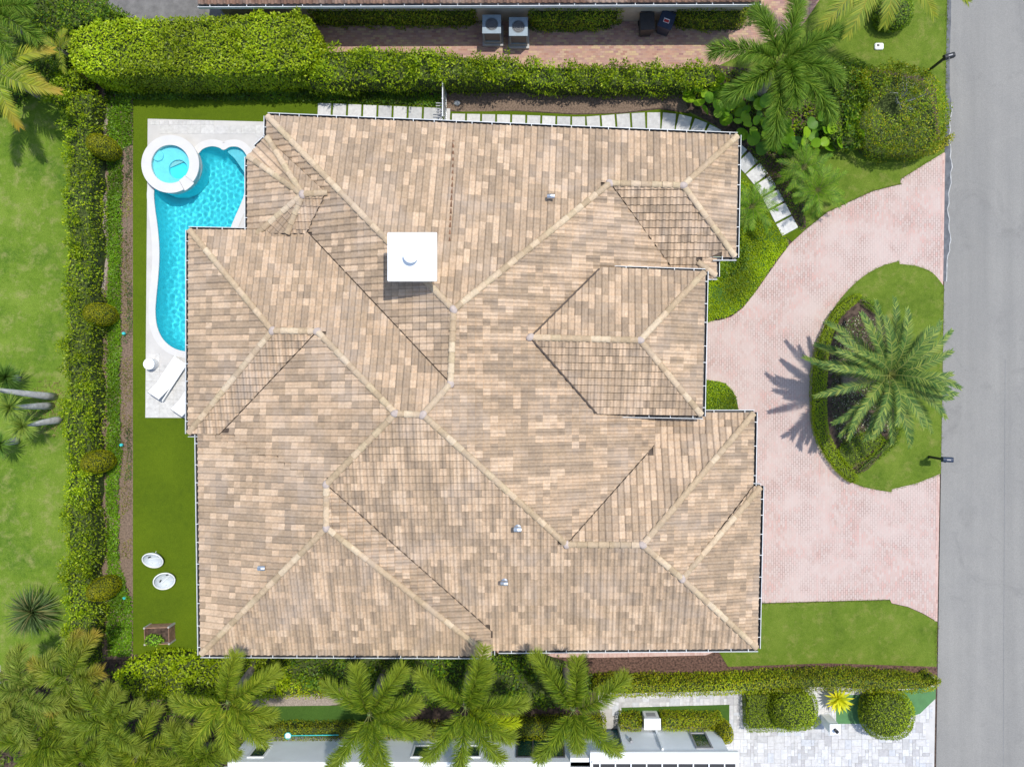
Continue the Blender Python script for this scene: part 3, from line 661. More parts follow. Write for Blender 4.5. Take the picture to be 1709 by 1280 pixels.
# walls under the eaves with openings
foot = [(447, 195), (1230, 228), (1226, 428), (1194, 460), (1128, 460), (1128, 690), (1257, 690), (1255, 812), (1268, 813), (1262, 1080), (818, 1083), (816, 1092), (337, 1090), (332, 722), (316, 722), (317, 385), (447, 388)]
fw = inset([P(u, v, 3.0) for u, v in foot], .62)
wl = link('wall', local(MB().prism(fw, -.02, 2.86).build('x', M_wall).data.copy(), house), house)
bpy.data.objects.remove(bpy.data.objects['x'])
def opening(name, p, n_, w_, z0, z1, pane, frame=M_white, bars=1):
    o = empty(name); o.parent = house; o.location = Vector((p[0], p[1], 0)) - hl; o.rotation_euler = (0, 0, math.atan2(n_[1], n_[0]) + math.pi / 2)
    MB().box(-w_ / 2, w_ / 2, -.03, .05, z0, z1).build('pane', pane, o)
    f = MB(); 
    for x in [-w_ / 2 - .04, w_ / 2 - .04] + [-w_ / 2 - .04 + w_ * i / bars for i in range(1, bars)]: f.box(x, x + .08, -.07, .05, z0 - .05, z1 + .05)
    f.box(-w_ / 2, w_ / 2, -.068, .05, z1, z1 + .08); f.box(-w_ / 2, w_ / 2, -.068, .05, z0 - .08, z0); f.build('frame', frame, o)
ge = fw[8]; gx = (fw[8][0] + fw[9][0]) / 2
opening('garage_door', (gx, -6.6), (1, 0), 4.6, .1, 2.3, M_white, M_white, 4)
opening('front_door', ((fw[4][0] + fw[5][0]) / 2, 1.6), (1, 0), 1.6, .1, 2.4, M_wood, M_white, 2)
opening('sliding_door', (fw[15][0], 2.5), (-1, 0), 3.6, .1, 2.3, M_tglass, M_white, 3)
opening('window', (fw[12][0], -7), (-1, 0), 2.4, .9, 2.2, M_tglass, M_white, 2)
for x in (-7.5, -2, 3): opening('window', (x, fw[0][1] + (x - fw[0][0]) / (fw[1][0] - fw[0][0]) * (fw[1][1] - fw[0][1])), (0, 1), 1.6, 1, 2.2, M_tglass, M_white, 2)
for x in (-9, -5): opening('window', (x, fw[11][1]), (0, -1), 1.6, 1, 2.2, M_tglass, M_white, 2)

# ------------------------------------------------------------------ stepping stones
path = empty('stepping_stone_path'); path['kind'] = 'structure'
sp_pts = [np.array(p, float) for p in ([(541 + 25.3 * i, 187.5 + 1.05 * i) for i in range(8)] + [(740, 196)])]
curve = np.array(smooth_loop([(765, 205), (860, 207), (960, 210), (1005, 208), (1045, 205), (1085, 203), (1115, 204), (1145, 209), (1175, 220), (1205, 236), (1232, 257), (1258, 284), (1278, 311), (1296, 343), (1310, 370), (1323, 394)], 12, False))
dl = np.concatenate([[0], np.cumsum(np.hypot(*np.diff(curve, axis=0).T))]); st = [(p, 0.04) for p in sp_pts]
for s_ in np.arange(0, dl[-1], 25.1):
    i = min(len(curve) - 2, np.searchsorted(dl, s_, side='right') - 1); tng = curve[i + 1] - curve[i]; q = curve[i] + tng * (s_ - dl[i]) / max(1e-6, dl[i + 1] - dl[i])
    st.append((q, math.atan2(tng[1], tng[0])))
for q, a in st:
    t = random.choice([(.55, .54, .52), (.50, .495, .48), (.58, .57, .55), (.46, .46, .45), (.56, .55, .53)])
    o = bpy.data.objects.new('stone_slab', slab(.585, .80, t, .06)); COL.objects.link(o); o.parent = path; p = P(q[0], q[1], .05); o.location = p; o.rotation_euler = (0, 0, -a)

# ------------------------------------------------------------------ vegetation
BRIGHT = [(.30, .395, .006), (.245, .345, .006), (.175, .265, .006), (.37, .46, .02), (.21, .30, .006)]
MID = [(.13, .215, .010), (.095, .17, .010), (.17, .26, .012), (.21, .30, .014)]
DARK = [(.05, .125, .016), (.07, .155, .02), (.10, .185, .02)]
OLIVE = [(.30, .30, .006), (.25, .26, .006), (.20, .235, .008), (.35, .34, .010)]
BOX = [(.18, .255, .008), (.23, .31, .008), (.135, .205, .008), (.28, .36, .012)]
YEL = [(.52, .50, .04), (.42, .43, .04), (.27, .34, .02), (.60, .56, .08)]
LIME = [(.24, .34, .004), (.29, .385, .006), (.19, .28, .006)]
BROWNY = [(.22, .17, .07), (.26, .2, .09), (.15, .18, .03), (.18, .22, .03)]
def nz(x, y, f, seed=0):
    r = np.random.default_rng(seed); o = np.zeros_like(x)
    for i in range(7):
        a, ph, q = r.uniform(0, 6.28), r.uniform(0, 6.28), f * r.uniform(.6, 1.7); o += np.sin((x * math.cos(a) + y * math.sin(a)) * q + ph)
    return o / 3.2
def unit(a): return a / np.maximum(1e-9, np.linalg.norm(a, axis=1, keepdims=True))
def leafmesh(Pt, Nr, L, Wd, pal, tilt=(.1, .9), off=(0, 0, 0), tintmul=None):
    n = len(Pt); d = unit(rng.normal(size=(n, 3))); t = unit(d - (d * Nr).sum(1, keepdims=True) * Nr)
    ti = rng.uniform(*tilt, n)[:, None]; d = unit(t * np.cos(ti) + Nr * np.sin(ti)); s = unit(np.cross(d, Nr) + .25 * rng.normal(size=(n, 3)))
    l = L * rng.uniform(.7, 1.25, n)[:, None]; w_ = Wd * rng.uniform(.75, 1.2, n)[:, None]; up = np.cross(s, d)
    V = np.stack([Pt, Pt + d * l * .5 + s * w_ * .5 + up * w_ * .12, Pt + d * l, Pt + d * l * .5 - s * w_ * .5 + up * w_ * .12], 1).reshape(-1, 3) - np.array(off)
    pal = np.array(pal); T = pal[rng.integers(0, len(pal), n)] * rng.uniform(.8, 1.2, n)[:, None]
    if tintmul is not None: T = T * tintmul[:, None]
    return npmesh(V, np.arange(4 * n), np.full(n, 4), T)
def sample_poly(poly, dens):
    xs, ys = [p[0] for p in poly], [p[1] for p in poly]; n = int((max(xs) - min(xs)) * (max(ys) - min(ys)) * dens) + 1
    x, y = rng.uniform(min(xs), max(xs), n), rng.uniform(min(ys), max(ys), n); k = in_poly(x, y, poly); return x[k], y[k]
def edge_dist(x, y, poly):
    d = np.full(x.shape, 1e9); n = len(poly)
    for i in range(n):
        ax, ay, bx, by = *poly[i][:2], *poly[(i + 1) % n][:2]; L2 = (bx - ax) ** 2 + (by - ay) ** 2 + 1e-9
        t = np.clip(((x - ax) * (bx - ax) + (y - ay) * (by - ay)) / L2, 0, 1); d = np.minimum(d, np.hypot(x - ax - t * (bx - ax), y - ay - t * (by - ay)))
    return d
def hedge(name, label, cat, px, h, leaf=.11, dens=330, pal=MID, amp=.06, freq=3, rnd=.18, rr=.25, clumps=0, cr=.3, group=None, skip=None, side=True, depth=.10, tilt=(.1, .9), inner=M_inner, pal2=None, wr=.5, lumps=None):
    top = [P(u, v, h) for u, v in px]; poly = [(p.x, p.y) for p in top]; cx, cy = np.mean([p[0] for p in poly]), np.mean([p[1] for p in poly])
    o = thing(name, label, cat, (cx, cy, 0), group=group); off = (cx, cy, 0)
    def ztop(x, y, d): return h - rnd * (1 - np.clip(d / rr, 0, 1)) ** 2 + amp * nz(x, y, freq, len(label))
    x, y = sample_poly(poly, dens); d = edge_dist(x, y, poly); z = ztop(x, y, d) - np.abs(rng.normal(0, depth * .8, len(x)))
    if skip:
        k = np.hypot(x - skip[0], (y - skip[1])) > skip[2] * (1 + .3 * nz(x, y, 6, 1)); x, y, z, d = x[k], y[k], z[k], d[k]
    Nr = unit(np.stack([.35 * rng.normal(size=len(x)), .35 * rng.normal(size=len(x)), np.ones(len(x))], 1)); Pt = np.stack([x, y, z], 1)
    if side:
        s_ = 1 if area2(poly) > 0 else -1; ps, ns = [], []
        for i in range(len(poly)):
            a, b = np.array(poly[i]), np.array(poly[(i + 1) % len(poly)]); L = np.hypot(*(b - a)); m = int(L * h * dens * .8)
            if m < 1: continue
            t = rng.uniform(0, 1, m)[:, None]; nrm = np.array([(b - a)[1], -(b - a)[0]]) / (L + 1e-9) * s_; q = a + (b - a) * t; zz = rng.uniform(.02, 1, m) * h * .97
            off_ = amp * nz(q[:, 0] + zz, q[:, 1] - zz, freq, 3) - np.abs(rng.normal(0, depth * .7, m)) - (zz > h - rr) * rnd * .4
            q = q + nrm * off_[:, None]; ps.append(np.column_stack([q, zz])); ns.append(unit(np.column_stack([np.repeat(nrm[None], m, 0) + .4 * rng.normal(size=(m, 2)), np.full(m, .35)])))
        Pt = np.vstack([Pt] + ps); Nr = np.vstack([Nr] + ns)
    if clumps:
        xx, yy = sample_poly(poly, clumps); dd = edge_dist(xx, yy, poly); zz = ztop(xx, yy, dd)
        if skip: k = np.hypot(xx - skip[0], yy - skip[1]) > skip[2] + .15; xx, yy, zz = xx[k], yy[k], zz[k]
        for a, b, c in zip(xx, yy, zz):
            m = int(rng.uniform(35, 70)); v = unit(rng.normal(size=(m, 3))); v[:, 2] = np.abs(v[:, 2]); r_ = cr * rng.uniform(.5, 1.15); hh = rng.uniform(.0, .35) * cr / .3
            Pt = np.vstack([Pt, np.array([a, b, c - r_ * .35 + hh]) + v * r_ * rng.uniform(.35, 1, (m, 1))]); Nr = np.vstack([Nr, v])
    mul = .85 + .25 * nz(Pt[:, 0], Pt[:, 1], 1.6, 9) if pal2 is None else None
    me = leafmesh(Pt, Nr, leaf, leaf * wr, pal, tilt, off, None if mul is None else np.clip(mul, .6, 1.3)); link('foliage', me, o, LEAF)
    bi = inset(poly, .13); 
    b = MB()
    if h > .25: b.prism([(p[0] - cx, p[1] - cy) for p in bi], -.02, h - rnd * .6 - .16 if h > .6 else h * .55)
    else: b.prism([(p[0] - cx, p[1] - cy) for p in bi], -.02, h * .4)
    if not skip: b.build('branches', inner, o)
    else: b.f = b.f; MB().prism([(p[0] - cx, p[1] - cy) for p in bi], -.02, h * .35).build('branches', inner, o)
    return o
def cover(name, label, cat, px, h, leaf, dens, pal, kind='stuff', amp=.04, wr=.55, tilt=(.1, .8), freq=4, z0=0.0, patch=0):
    poly = [(p.x, p.y) for p in W2(px)]; x, y = sample_poly(poly, dens)
    if patch: k = nz(x, y, 2.2, 5) > -patch; x, y = x[k], y[k]
    z = z0 + np.clip(h * (.55 + .45 * nz(x, y, freq, 2)), .01, None) * rng.uniform(.3, 1, len(x))
    Nr = unit(np.stack([.4 * rng.normal(size=len(x)), .4 * rng.normal(size=len(x)), np.ones(len(x))], 1))
    o = link(name, leafmesh(np.stack([x, y, z], 1), Nr, leaf, leaf * wr, pal, tilt, tintmul=np.clip(.9 + .3 * nz(x, y, 1.8, 4), .55, 1.35)), None, LEAF)
    return tag(o, label, cat, kind=kind)
def blob(name, label, cat, c, rad, leaf, dens, pal, group=None, power=2.0, low=-.6, amp=.04, wr=.5, depth=.05, tilt=(.1, .8), trunk=False):
    o = thing(name, label, cat, (c[0], c[1], 0), group=group); rx, ry, rz = rad
    n = int(4 * math.pi * ((rx * ry + rx * rz + ry * rz) / 3) * dens); v = unit(rng.normal(size=(n, 3))); v = v[v[:, 2] > low]
    q = np.sign(v) * np.abs(v) ** (2 / power); q = q / np.maximum(1e-6, (np.abs(q) ** power).sum(1) ** (1 / power))[:, None]
    jit = 1 + amp * nz(v[:, 0] * 3, v[:, 1] * 3 + v[:, 2] * 2, 2, 5) - np.abs(rng.normal(0, depth, len(v)))
    Pt = q * jit[:, None] * np.array(rad) + np.array([0, 0, c[2]]); Nr = unit(v / np.array(rad))
    link('foliage', leafmesh(Pt, Nr, leaf, leaf * wr, pal, tilt, tintmul=np.clip(.9 + .25 * nz(Pt[:, 0], Pt[:, 1] + Pt[:, 2], 2.5, 8), .6, 1.3)), o, LEAF)
    prof = [(math.sqrt(max(0, 1 - t * t)) * .88 + .01, t * .88) for t in np.linspace(low, 1, 9)]
    b = MB(); b.lathe([(r_ * rx, c[2] + z_ * rz) for r_, z_ in prof], 16, sy=ry / rx); b.lathe([(.07, -.02), (.07, c[2])], 8); b.build('branches', M_inner, o); return o
def blades(base, d0, L, w_, pal, droop=.5, seg=3, sideref=None):     # many narrow leaves; base, d0: (n,3)
    n = len(base); L = np.broadcast_to(np.asarray(L, float), n)[:, None]; w_ = np.broadcast_to(np.asarray(w_, float), n)[:, None]
    d = unit(d0); s = unit(np.cross(d, sideref if sideref is not None else rng.normal(size=(n, 3)))); p = base.copy(); Vs = []
    wid = [.55, 1.0, .7, .0] if seg == 3 else [.8, .9, 0]
    for k in range(seg + 1):
        if k < seg: Vs += [p + s * w_ * wid[k] * .5, p - s * w_ * wid[k] * .5]
        else: Vs += [p]
        p = p + d * L / seg; d = unit(d + np.array([0, 0, -1.0]) * droop / seg)
    m = 2 * seg + 1; V = np.stack(Vs, 1).reshape(-1, 3); b = np.arange(n)[:, None] * m; lo, sz = [], []
    for k in range(seg - 1): lo.append(b + np.array([2 * k, 2 * k + 1, 2 * k + 3, 2 * k + 2]))
    lo.append(b + np.array([2 * seg - 2, 2 * seg - 1, 2 * seg]))
    loops = np.hstack(lo).ravel(); sizes = np.tile([4] * (seg - 1) + [3], n)
    pal = np.array(pal); T = (pal[rng.integers(0, len(pal), n)] * rng.uniform(.8, 1.2, (n, 1))); return V, loops, sizes, np.repeat(T, seg, 0)
def frond_mesh(az, el, L, droop, nl, ll, mode, pal, lw=.03, rachis=(.16, .17, .06), r0=.025, tipcol=None, bend=0):
    K = 16; p = np.zeros(3); pts, dirs = [], []
    for k in range(K + 1):
        t = k / K; e = el - droop * t ** 1.25; a = az + bend * t; d = np.array([math.cos(a) * math.cos(e), math.sin(a) * math.cos(e), math.sin(e)]); pts.append(p.copy()); dirs.append(d); p = p + d * L / K
    pts, dirs = np.array(pts), np.array(dirs)
    t = np.sort(rng.uniform(.10, 1, nl)) if mode == 'plume' else np.repeat(np.linspace(.13, 1, nl // 2), 2)
    i = np.minimum((t * K).astype(int), K - 1); f = (t * K - i)[:, None]; base = pts[i] * (1 - f) + pts[i + 1] * f; d = unit(dirs[i]); n = len(t)
    sd = unit(np.cross(d, np.array([0, 0, 1.0]) + 1e-3)); up = np.cross(sd, d)
    if mode == 'plume':
        ph = rng.uniform(-.5, math.pi + .5, n)[:, None]; rad = np.cos(ph) * sd + np.sin(ph) * up * .8; dd = rad * .95 + d * rng.uniform(.45, .8, (n, 1)); ln = ll * np.clip(.35 + 2.2 * t, 0, 1) * np.clip(1.5 - .75 * t ** 2, .6, 1) * rng.uniform(.8, 1.1, n)
    else:
        sg = np.tile([1, -1], n // 2)[:, None]; open_ = (1.05 - .55 * t)[:, None]; dd = sg * sd * np.sin(open_) + d * np.cos(open_) + up * (.25 if mode == 'vee' else .12) + .05 * rng.normal(size=(n, 3)); ln = ll * (.35 + .75 * np.sin(math.pi * (.12 + .80 * t))) * rng.uniform(.85, 1.1, n)
    V, lo, sz, T = blades(base, dd, ln, lw, pal, .85 if mode == 'plume' else .35, 2, sideref=(rng.normal(size=(n, 3)) if mode == 'plume' else up))
    if tipcol is not None: k = np.repeat(t, 2)[:, None] ** 3; T = T * (1 - k) + np.array(tipcol) * k
    rv, rl, rs = [], [], []
    for k in range(0, K + 1, 2):
        rr = r0 * (1 - .8 * k / K); s2 = unit(np.cross(dirs[k], [0, 0, 1.001])[None])[0]; u2 = np.cross(s2, dirs[k]); rv += [pts[k] + s2 * rr, pts[k] + u2 * rr, pts[k] - s2 * rr]
    b = len(V); m = len(rv) // 3
    for k in range(m - 1):
        for e in range(3): rl += [b + k * 3 + e, b + k * 3 + (e + 1) % 3, b + (k + 1) * 3 + (e + 1) % 3, b + (k + 1) * 3 + e]; rs.append(4)
    return npmesh(np.vstack([V, rv]), np.concatenate([lo, rl]).astype(int), np.concatenate([sz, rs]).astype(int), np.vstack([T, np.repeat([rachis], len(rs), 0)]))
def palm(label, crown, z, fronds, mode, L, nl, ll, pal, group=None, lw=.03, trad=.13, base=None, tip=None, name='palm_tree', bark=M_bark, jit=.3, r0=.025, shaft=True, rach=(.16, .17, .06)):
    c = P(*crown, z); bp = P(*base) if base else Vector((c.x, c.y, 0)); o = thing(name, label, 'palm', (bp.x, bp.y, 0), group=group); top = c - Vector((bp.x, bp.y, 0))
    if z > .5:
        ptz = [(top.x * t ** 1.5, top.y * t ** 1.5, -.03 + (top.z - .1) * t) for t in np.linspace(0, 1, 9)]; MB().tube(ptz, [trad * (1.35 - .45 * k / 8) for k in range(9)], 10).build('trunk', bark, o, True)
        if shaft: MB().tube([(top.x, top.y, top.z - .7), (top.x, top.y, top.z - .3), (top.x, top.y, top.z + .05)], [trad * 1.0, trad * 1.05, trad * .5], 10).build('crownshaft', MATS['crownshaft'], o, True)
    for a, el, k, dr in fronds:
        fo = link('frond', frond_mesh(R(a) + rng.normal(0, .03), R(el), L * k * rng.uniform(.95, 1.05), dr, nl, ll, mode, pal, lw, tipcol=tip, bend=rng.normal(0, jit), r0=r0, rachis=rach), o, FROND); fo.location = top
    return o
flat('crownshaft', (.13, .20, .05), .5, var=.2)
FOX = [(.14, .215, .012), (.20, .28, .016), (.065, .125, .010), (.28, .34, .03), (.10, .165, .012)]  # wide dark-to-bright spread paints in self-shadow contrast among the leaflets
FOXY = [(.19, .26, .014), (.27, .34, .025), (.10, .17, .012), (.36, .38, .04), (.14, .21, .012)]
FOXG = [(.105, .205, .02), (.15, .25, .03), (.21, .30, .035), (.075, .155, .015)]
DATE = [(.11, .185, .045), (.17, .245, .055), (.05, .11, .03), (.27, .32, .07), (.075, .15, .04)]
COCO = [(.19, .24, .02), (.27, .28, .03), (.14, .20, .02)]
PYG = [(.10, .21, .010), (.14, .25, .014), (.20, .30, .025), (.06, .15, .01)]
AREC = [(.19, .27, .04), (.25, .33, .055), (.12, .20, .025), (.33, .36, .085)]

# hedges
hedge('clipped_hedge', 'tall bright green clipped hedge with flat broad top beside the north boundary', 'hedge', smooth_loop([(112, 92), (122, 52), (160, 36), (230, 27), (330, 26), (430, 21), (500, 21), (518, 34), (522, 70), (520, 100), (495, 116), (400, 119), (300, 122), (200, 120), (135, 118)], 3), 2.6, .125, 330, BRIGHT, .05, 2.2, .15, .25, wr=.55, tilt=(.0, .8), clumps=1.2, cr=.2)
hedge('overgrown_hedge', 'loose tall leafy hedge with shooting tips right of the clipped hedge', 'hedge', smooth_loop([(500, 95), (540, 80), (600, 76), (660, 78), (720, 82), (790, 90), (862, 96), (862, 130), (800, 134), (700, 134), (600, 134), (505, 133)], 3), 1.9, .14, 150, BRIGHT + MID, .14, 2.5, .25, .35, clumps=4.5, cr=.34, depth=.16, tilt=(.2, 1.1))
hedge('boundary_hedge', 'lower leafy hedge beside the pink brick path, below the bins', 'hedge', smooth_loop([(864, 104), (900, 104), (960, 105), (1020, 105), (1080, 105), (1140, 106), (1195, 104), (1205, 125), (1190, 141), (1120, 143), (1040, 143), (960, 144), (866, 138)], 3), 1.5, .13, 160, BRIGHT + MID, .12, 3, .22, .3, clumps=5, cr=.28, depth=.14, tilt=(.2, 1.1))
hedge('long_hedge', 'long ragged green hedge between the left lawn and the planting beds', 'hedge', [(u + 4 * math.sin(v * .05) + 3 * math.sin(v * .13), v) for u, v in [(103, v) for v in range(150, 1120, 22)] + [(150, v) for v in range(1115, 140, -22)]], 1.45, .12, 170, BRIGHT + MID, .12, 2.4, .25, .35, clumps=5, cr=.27, depth=.13, tilt=(.2, 1.1))
hedge('south_hedge', 'bright green hedge near the wooden planter at the bottom left', 'hedge', smooth_loop([(205, 1112), (260, 1098), (340, 1100), (430, 1098), (470, 1105), (475, 1150), (430, 1168), (330, 1168), (230, 1165), (195, 1145)], 3), 1.3, .14, 200, BRIGHT, .1, 3, .2, .3, clumps=3.5, cr=.28, depth=.12)
hedge('front_hedge', 'long trimmed olive green hedge along the south lawn ending at the road', 'hedge', smooth_loop([(1000, 1141), (1100, 1142), (1200, 1140), (1300, 1134), (1380, 1131), (1460, 1133), (1530, 1136), (1555, 1142), (1571, 1134), (1571, 1143), (1545, 1156), (1460, 1157), (1380, 1154), (1300, 1156), (1200, 1161), (1100, 1163), (1005, 1163)], 3), 1.5, .085, 480, OLIVE + BOX, .035, 4, .08, .12, depth=.05, tilt=(0, .7))
hedge('island_hedge', 'curved low trimmed hedge along the driveway side of the oval island', 'hedge', smooth_loop([(1428, 491), (1438, 497), (1405, 530), (1388, 570), (1382, 620), (1381, 690), (1388, 728), (1404, 758), (1434, 796), (1424, 806), (1398, 785), (1374, 750), (1360, 712), (1357, 650), (1360, 600), (1376, 550), (1396, 516)], 3), .5, .06, 800, LIME, .02, 4, .06, .1, depth=.035, tilt=(0, .7))
hedge('dwarf_hedge', 'short dark dwarf hedge at the north tip of the island bed', 'hedge', [(1432, 499), (1444, 496), (1470, 510), (1474, 522), (1462, 524)], .35, .06, 600, MID + DARK, .03, 5, .05, .08, depth=.04)
hedge('dwarf_hedge', 'short dark green dwarf hedge at the south tip of the island bed', 'hedge', [(1428, 785), (1436, 792), (1500, 742), (1510, 715), (1498, 712), (1470, 748)], .35, .06, 600, MID + YEL[2:3] + DARK, .03, 5, .05, .08, depth=.04)
hedge('ground_shrub', 'mounded bright green shrub inside the island bed below the palm', 'shrub', smooth_loop([(1398, 755), (1415, 735), (1450, 720), (1480, 730), (1470, 750), (1430, 778), (1418, 782)], 3), .4, .06, 600, LIME + MID, .06, 4, .1, .2, depth=.05)
hedge('round_shrub', 'big dense rounded shrub with bare twigs inside, at the road corner', 'shrub', smooth_loop([(1440, 120), (1470, 102), (1528, 104), (1570, 128), (1588, 175), (1588, 215), (1565, 246), (1510, 250), (1462, 240), (1446, 200), (1456, 160)], 3), 1.9, .10, 300, OLIVE + BRIGHT[2:3] + MID + MID, .13, 3.5, .3, .5, clumps=2.5, cr=.22, skip=(P(1483, 172, 1.9).x, P(1483, 172, 1.9).y, .5), depth=.12)
hedge('leafy_shrub', 'tangled dark leafy shrub between foxtail palm and rounded shrub', 'shrub', smooth_loop([(1385, 100), (1430, 95), (1450, 120), (1452, 160), (1440, 200), (1440, 236), (1400, 240), (1380, 200), (1395, 150)], 3), 1.2, .14, 120, MID + DARK, .15, 3, .3, .4, clumps=4, cr=.3, depth=.2)
hedge('yellow_edging', 'low yellow variegated edging plants along the shrub bed', 'edging plants', smooth_loop([(1350, 234), (1400, 232), (1440, 238), (1500, 246), (1560, 243), (1590, 222), (1592, 232), (1565, 252), (1500, 256), (1440, 248), (1400, 246), (1350, 246)], 3), .4, .09, 330, YEL, .05, 4, .1, .1, depth=.08)
hedge('corner_shrub', 'dark green shrub mass at the top left behind clipped hedge', 'shrub', smooth_loop([(92, 0), (130, -8), (180, 4), (205, 22), (190, 30), (130, 40), (112, 50), (95, 40)], 3), 2.4, .12, 260, MID + DARK, .1, 2.5, .3, .4, depth=.12, clumps=2)
hedge('fern_shrub', 'feathery bright green shrub under the left palm fronds', 'shrub', smooth_loop([(68, 150), (90, 118), (122, 112), (130, 130), (118, 152), (90, 168), (72, 165)], 3), 1.6, .12, 260, BRIGHT + MID, .12, 4, .3, .35, depth=.14, clumps=4, cr=.25)
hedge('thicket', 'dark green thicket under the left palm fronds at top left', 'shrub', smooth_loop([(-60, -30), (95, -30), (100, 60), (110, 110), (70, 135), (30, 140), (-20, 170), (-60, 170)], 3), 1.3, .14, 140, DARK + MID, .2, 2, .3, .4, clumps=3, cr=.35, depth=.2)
hedge('variegated_hedge', 'variegated yellow green hedge under the north eave left of condensers', 'hedge', [(512, -14), (794, -14), (794, 18), (780, 27), (530, 27), (512, 18)], 1.25, .10, 330, YEL[1:3] + MID, .07, 4, .12, .15, depth=.1)
hedge('variegated_hedge', 'variegated yellow green hedge under the north eave between condensers and bins', 'hedge', smooth_loop([(884, -14), (960, -14), (1052, -14), (1042, 14), (1010, 30), (960, 34), (900, 32), (884, 20)], 3), 1.25, .10, 330, YEL[1:3] + MID, .07, 4, .12, .15, depth=.1)
hedge('variegated_hedge', 'variegated yellow green hedge under the north eave right of the bins', 'hedge', smooth_loop([(1124, -14), (1180, -14), (1252, -14), (1250, 20), (1220, 32), (1160, 32), (1130, 22)], 3), 1.25, .10, 330, YEL[1:3] + MID, .07, 4, .12, .15, depth=.1)
hedge('block_hedge', 'long bright block hedge before the white neighbour wall with window', 'hedge', [(1106, 1197), (1208, 1199), (1206, 1221), (1108, 1220)], .95, .07, 600, LIME + OLIVE, .02, 4, .05, .08, depth=.04, tilt=(0, .7))
hedge('block_hedge', 'small square block hedge beside the teal glass door', 'hedge', [(1037, 1198), (1071, 1199), (1070, 1221), (1036, 1220)], .95, .07, 600, LIME + OLIVE, .02, 4, .05, .08, depth=.04, tilt=(0, .7))
hedge('block_hedge', 'olive block hedge under the palms before the glass sliding doors', 'hedge', [(822, 1207), (1012, 1203), (1012, 1232), (822, 1238)], .95, .07, 500, LIME + OLIVE, .02, 4, .05, .08, depth=.04, tilt=(0, .7))
hedge('low_hedge', 'low olive hedge along the white wall at bottom left with pool net on top', 'hedge', [(420, 1214), (580, 1212), (790, 1212), (790, 1236), (420, 1238)], .8, .07, 450, OLIVE + BOX + BROWNY[2:], .03, 4, .05, .08, depth=.05)
hedge('square_hedge', 'low lime hedge wrapped round the left ball bush', 'hedge', [(1246, 1158), (1290, 1157), (1300, 1200), (1372, 1205), (1360, 1216), (1330, 1222), (1248, 1222)], .8, .065, 650, LIME, .02, 4, .05, .08, depth=.035, tilt=(0, .7))
hedge('shade_plants', 'dark leafy plants between the house and the bottom palms', 'plants', smooth_loop([(455, 1100), (560, 1094), (700, 1096), (850, 1094), (915, 1098), (985, 1130), (985, 1170), (900, 1185), (760, 1185), (640, 1180), (590, 1155), (470, 1150)], 3), .8, .15, 110, DARK + MID, .2, 2, .2, .3, clumps=3, cr=.35, depth=.2)
hedge('yellow_shrub', 'yellow green shrub low beside the gravel path at the bottom', 'shrub', smooth_loop([(430, 1140), (500, 1130), (545, 1135), (545, 1162), (500, 1166), (440, 1166)], 3), .7, .10, 260, YEL[2:3] + OLIVE + BRIGHT, .08, 4, .15, .2, depth=.1)
# trimmed cones, balls
for (u, v), lb in (((193, 257), 'cone topiary nearest the spa at the top of the bed'), ((188, 528), 'cone topiary in the bed beside the middle of the pool'), ((184, 767), 'cone topiary in the bed just below the pool deck'), ((193, 972), 'cone topiary in the bed level with the two lawn chairs')):
    b = P(u, v); blob('cone_topiary', 'olive green trimmed ' + lb, 'topiary', (b.x, b.y, .95), (.50, .50, 1.15), .06, 900, OLIVE + [(.16, .17, .008)], 'trimmed cones along the west bed', 2.0, -.85, .03, depth=.03, tilt=(.0, .6))
b = P(1322, 1178, .7); blob('ball_bush', 'round trimmed ball bush inside the lime hedge, left of yellow plant', 'bush', (b.x, b.y, .75), (1.05, .95, .95), .085, 480, BOX, 'ball bushes by the stone drive', 2.2, -.7, .03, depth=.04)
b = P(1478, 1189, .7); blob('ball_bush', 'round trimmed ball bush by the road, right of yellow plant', 'bush', (b.x, b.y, .75), (1.15, 1.08, .95), .085, 480, BOX, 'ball bushes by the stone drive', 2.2, -.7, .03, depth=.04)
b = P(1205, 1215, .6); blob('egg_bush', 'olive egg shaped bush at the white neighbour house corner', 'bush', (b.x, b.y, .85), (.36, .42, .9), .07, 700, OLIVE, None, 2, -.85, .03, depth=.03)
b = P(1490, 22, .6); blob('clipped_bush', 'dark green clipped bush under the coconut fronds at top right', 'bush', (b.x, b.y, .55), (.85, .75, .7), .085, 420, MID + DARK, None, 2.2, -.7, .05, depth=.06)
# ground covers
cover('ground_cover', 'dark green ground cover strip below the tall north hedge', 'ground cover', [(176, 150), (520, 153), (742, 158), (744, 177), (530, 171), (222, 167), (176, 166)], .24, .11, 900, DARK + MID[:2])
cover('ground_cover', 'green leafy ground cover strip in the west bed by the long hedge', 'ground cover', [(182, 166), (222, 168), (222, 240), (205, 250), (205, 300), (203, 500), (203, 560), (202, 700), (205, 760), (200, 800), (200, 940), (222, 1000), (222, 1092), (182, 1092), (180, 800), (182, 560)], .28, .10, 1000, [(.11, .23, .012), (.15, .28, .014), (.08, .175, .012)])
cover('dry_ground_cover', 'brownish sparse ground cover next to the artificial turf', 'ground cover', [(203, 290), (221, 290), (221, 480), (221, 930), (203, 930)], .1, .07, 260, BROWNY, patch=.15)
cover('edge_plants', 'grey green edging plants round the cone topiaries', 'ground cover', [(210, 230), (222, 230), (222, 300), (212, 300), (213, 470), (222, 470), (222, 565), (205, 575), (205, 560), (214, 550), (212, 480), (213, 715), (221, 715), (221, 800), (208, 800), (213, 780)], .2, .07, 380, [(.07, .13, .04), (.10, .16, .06)])
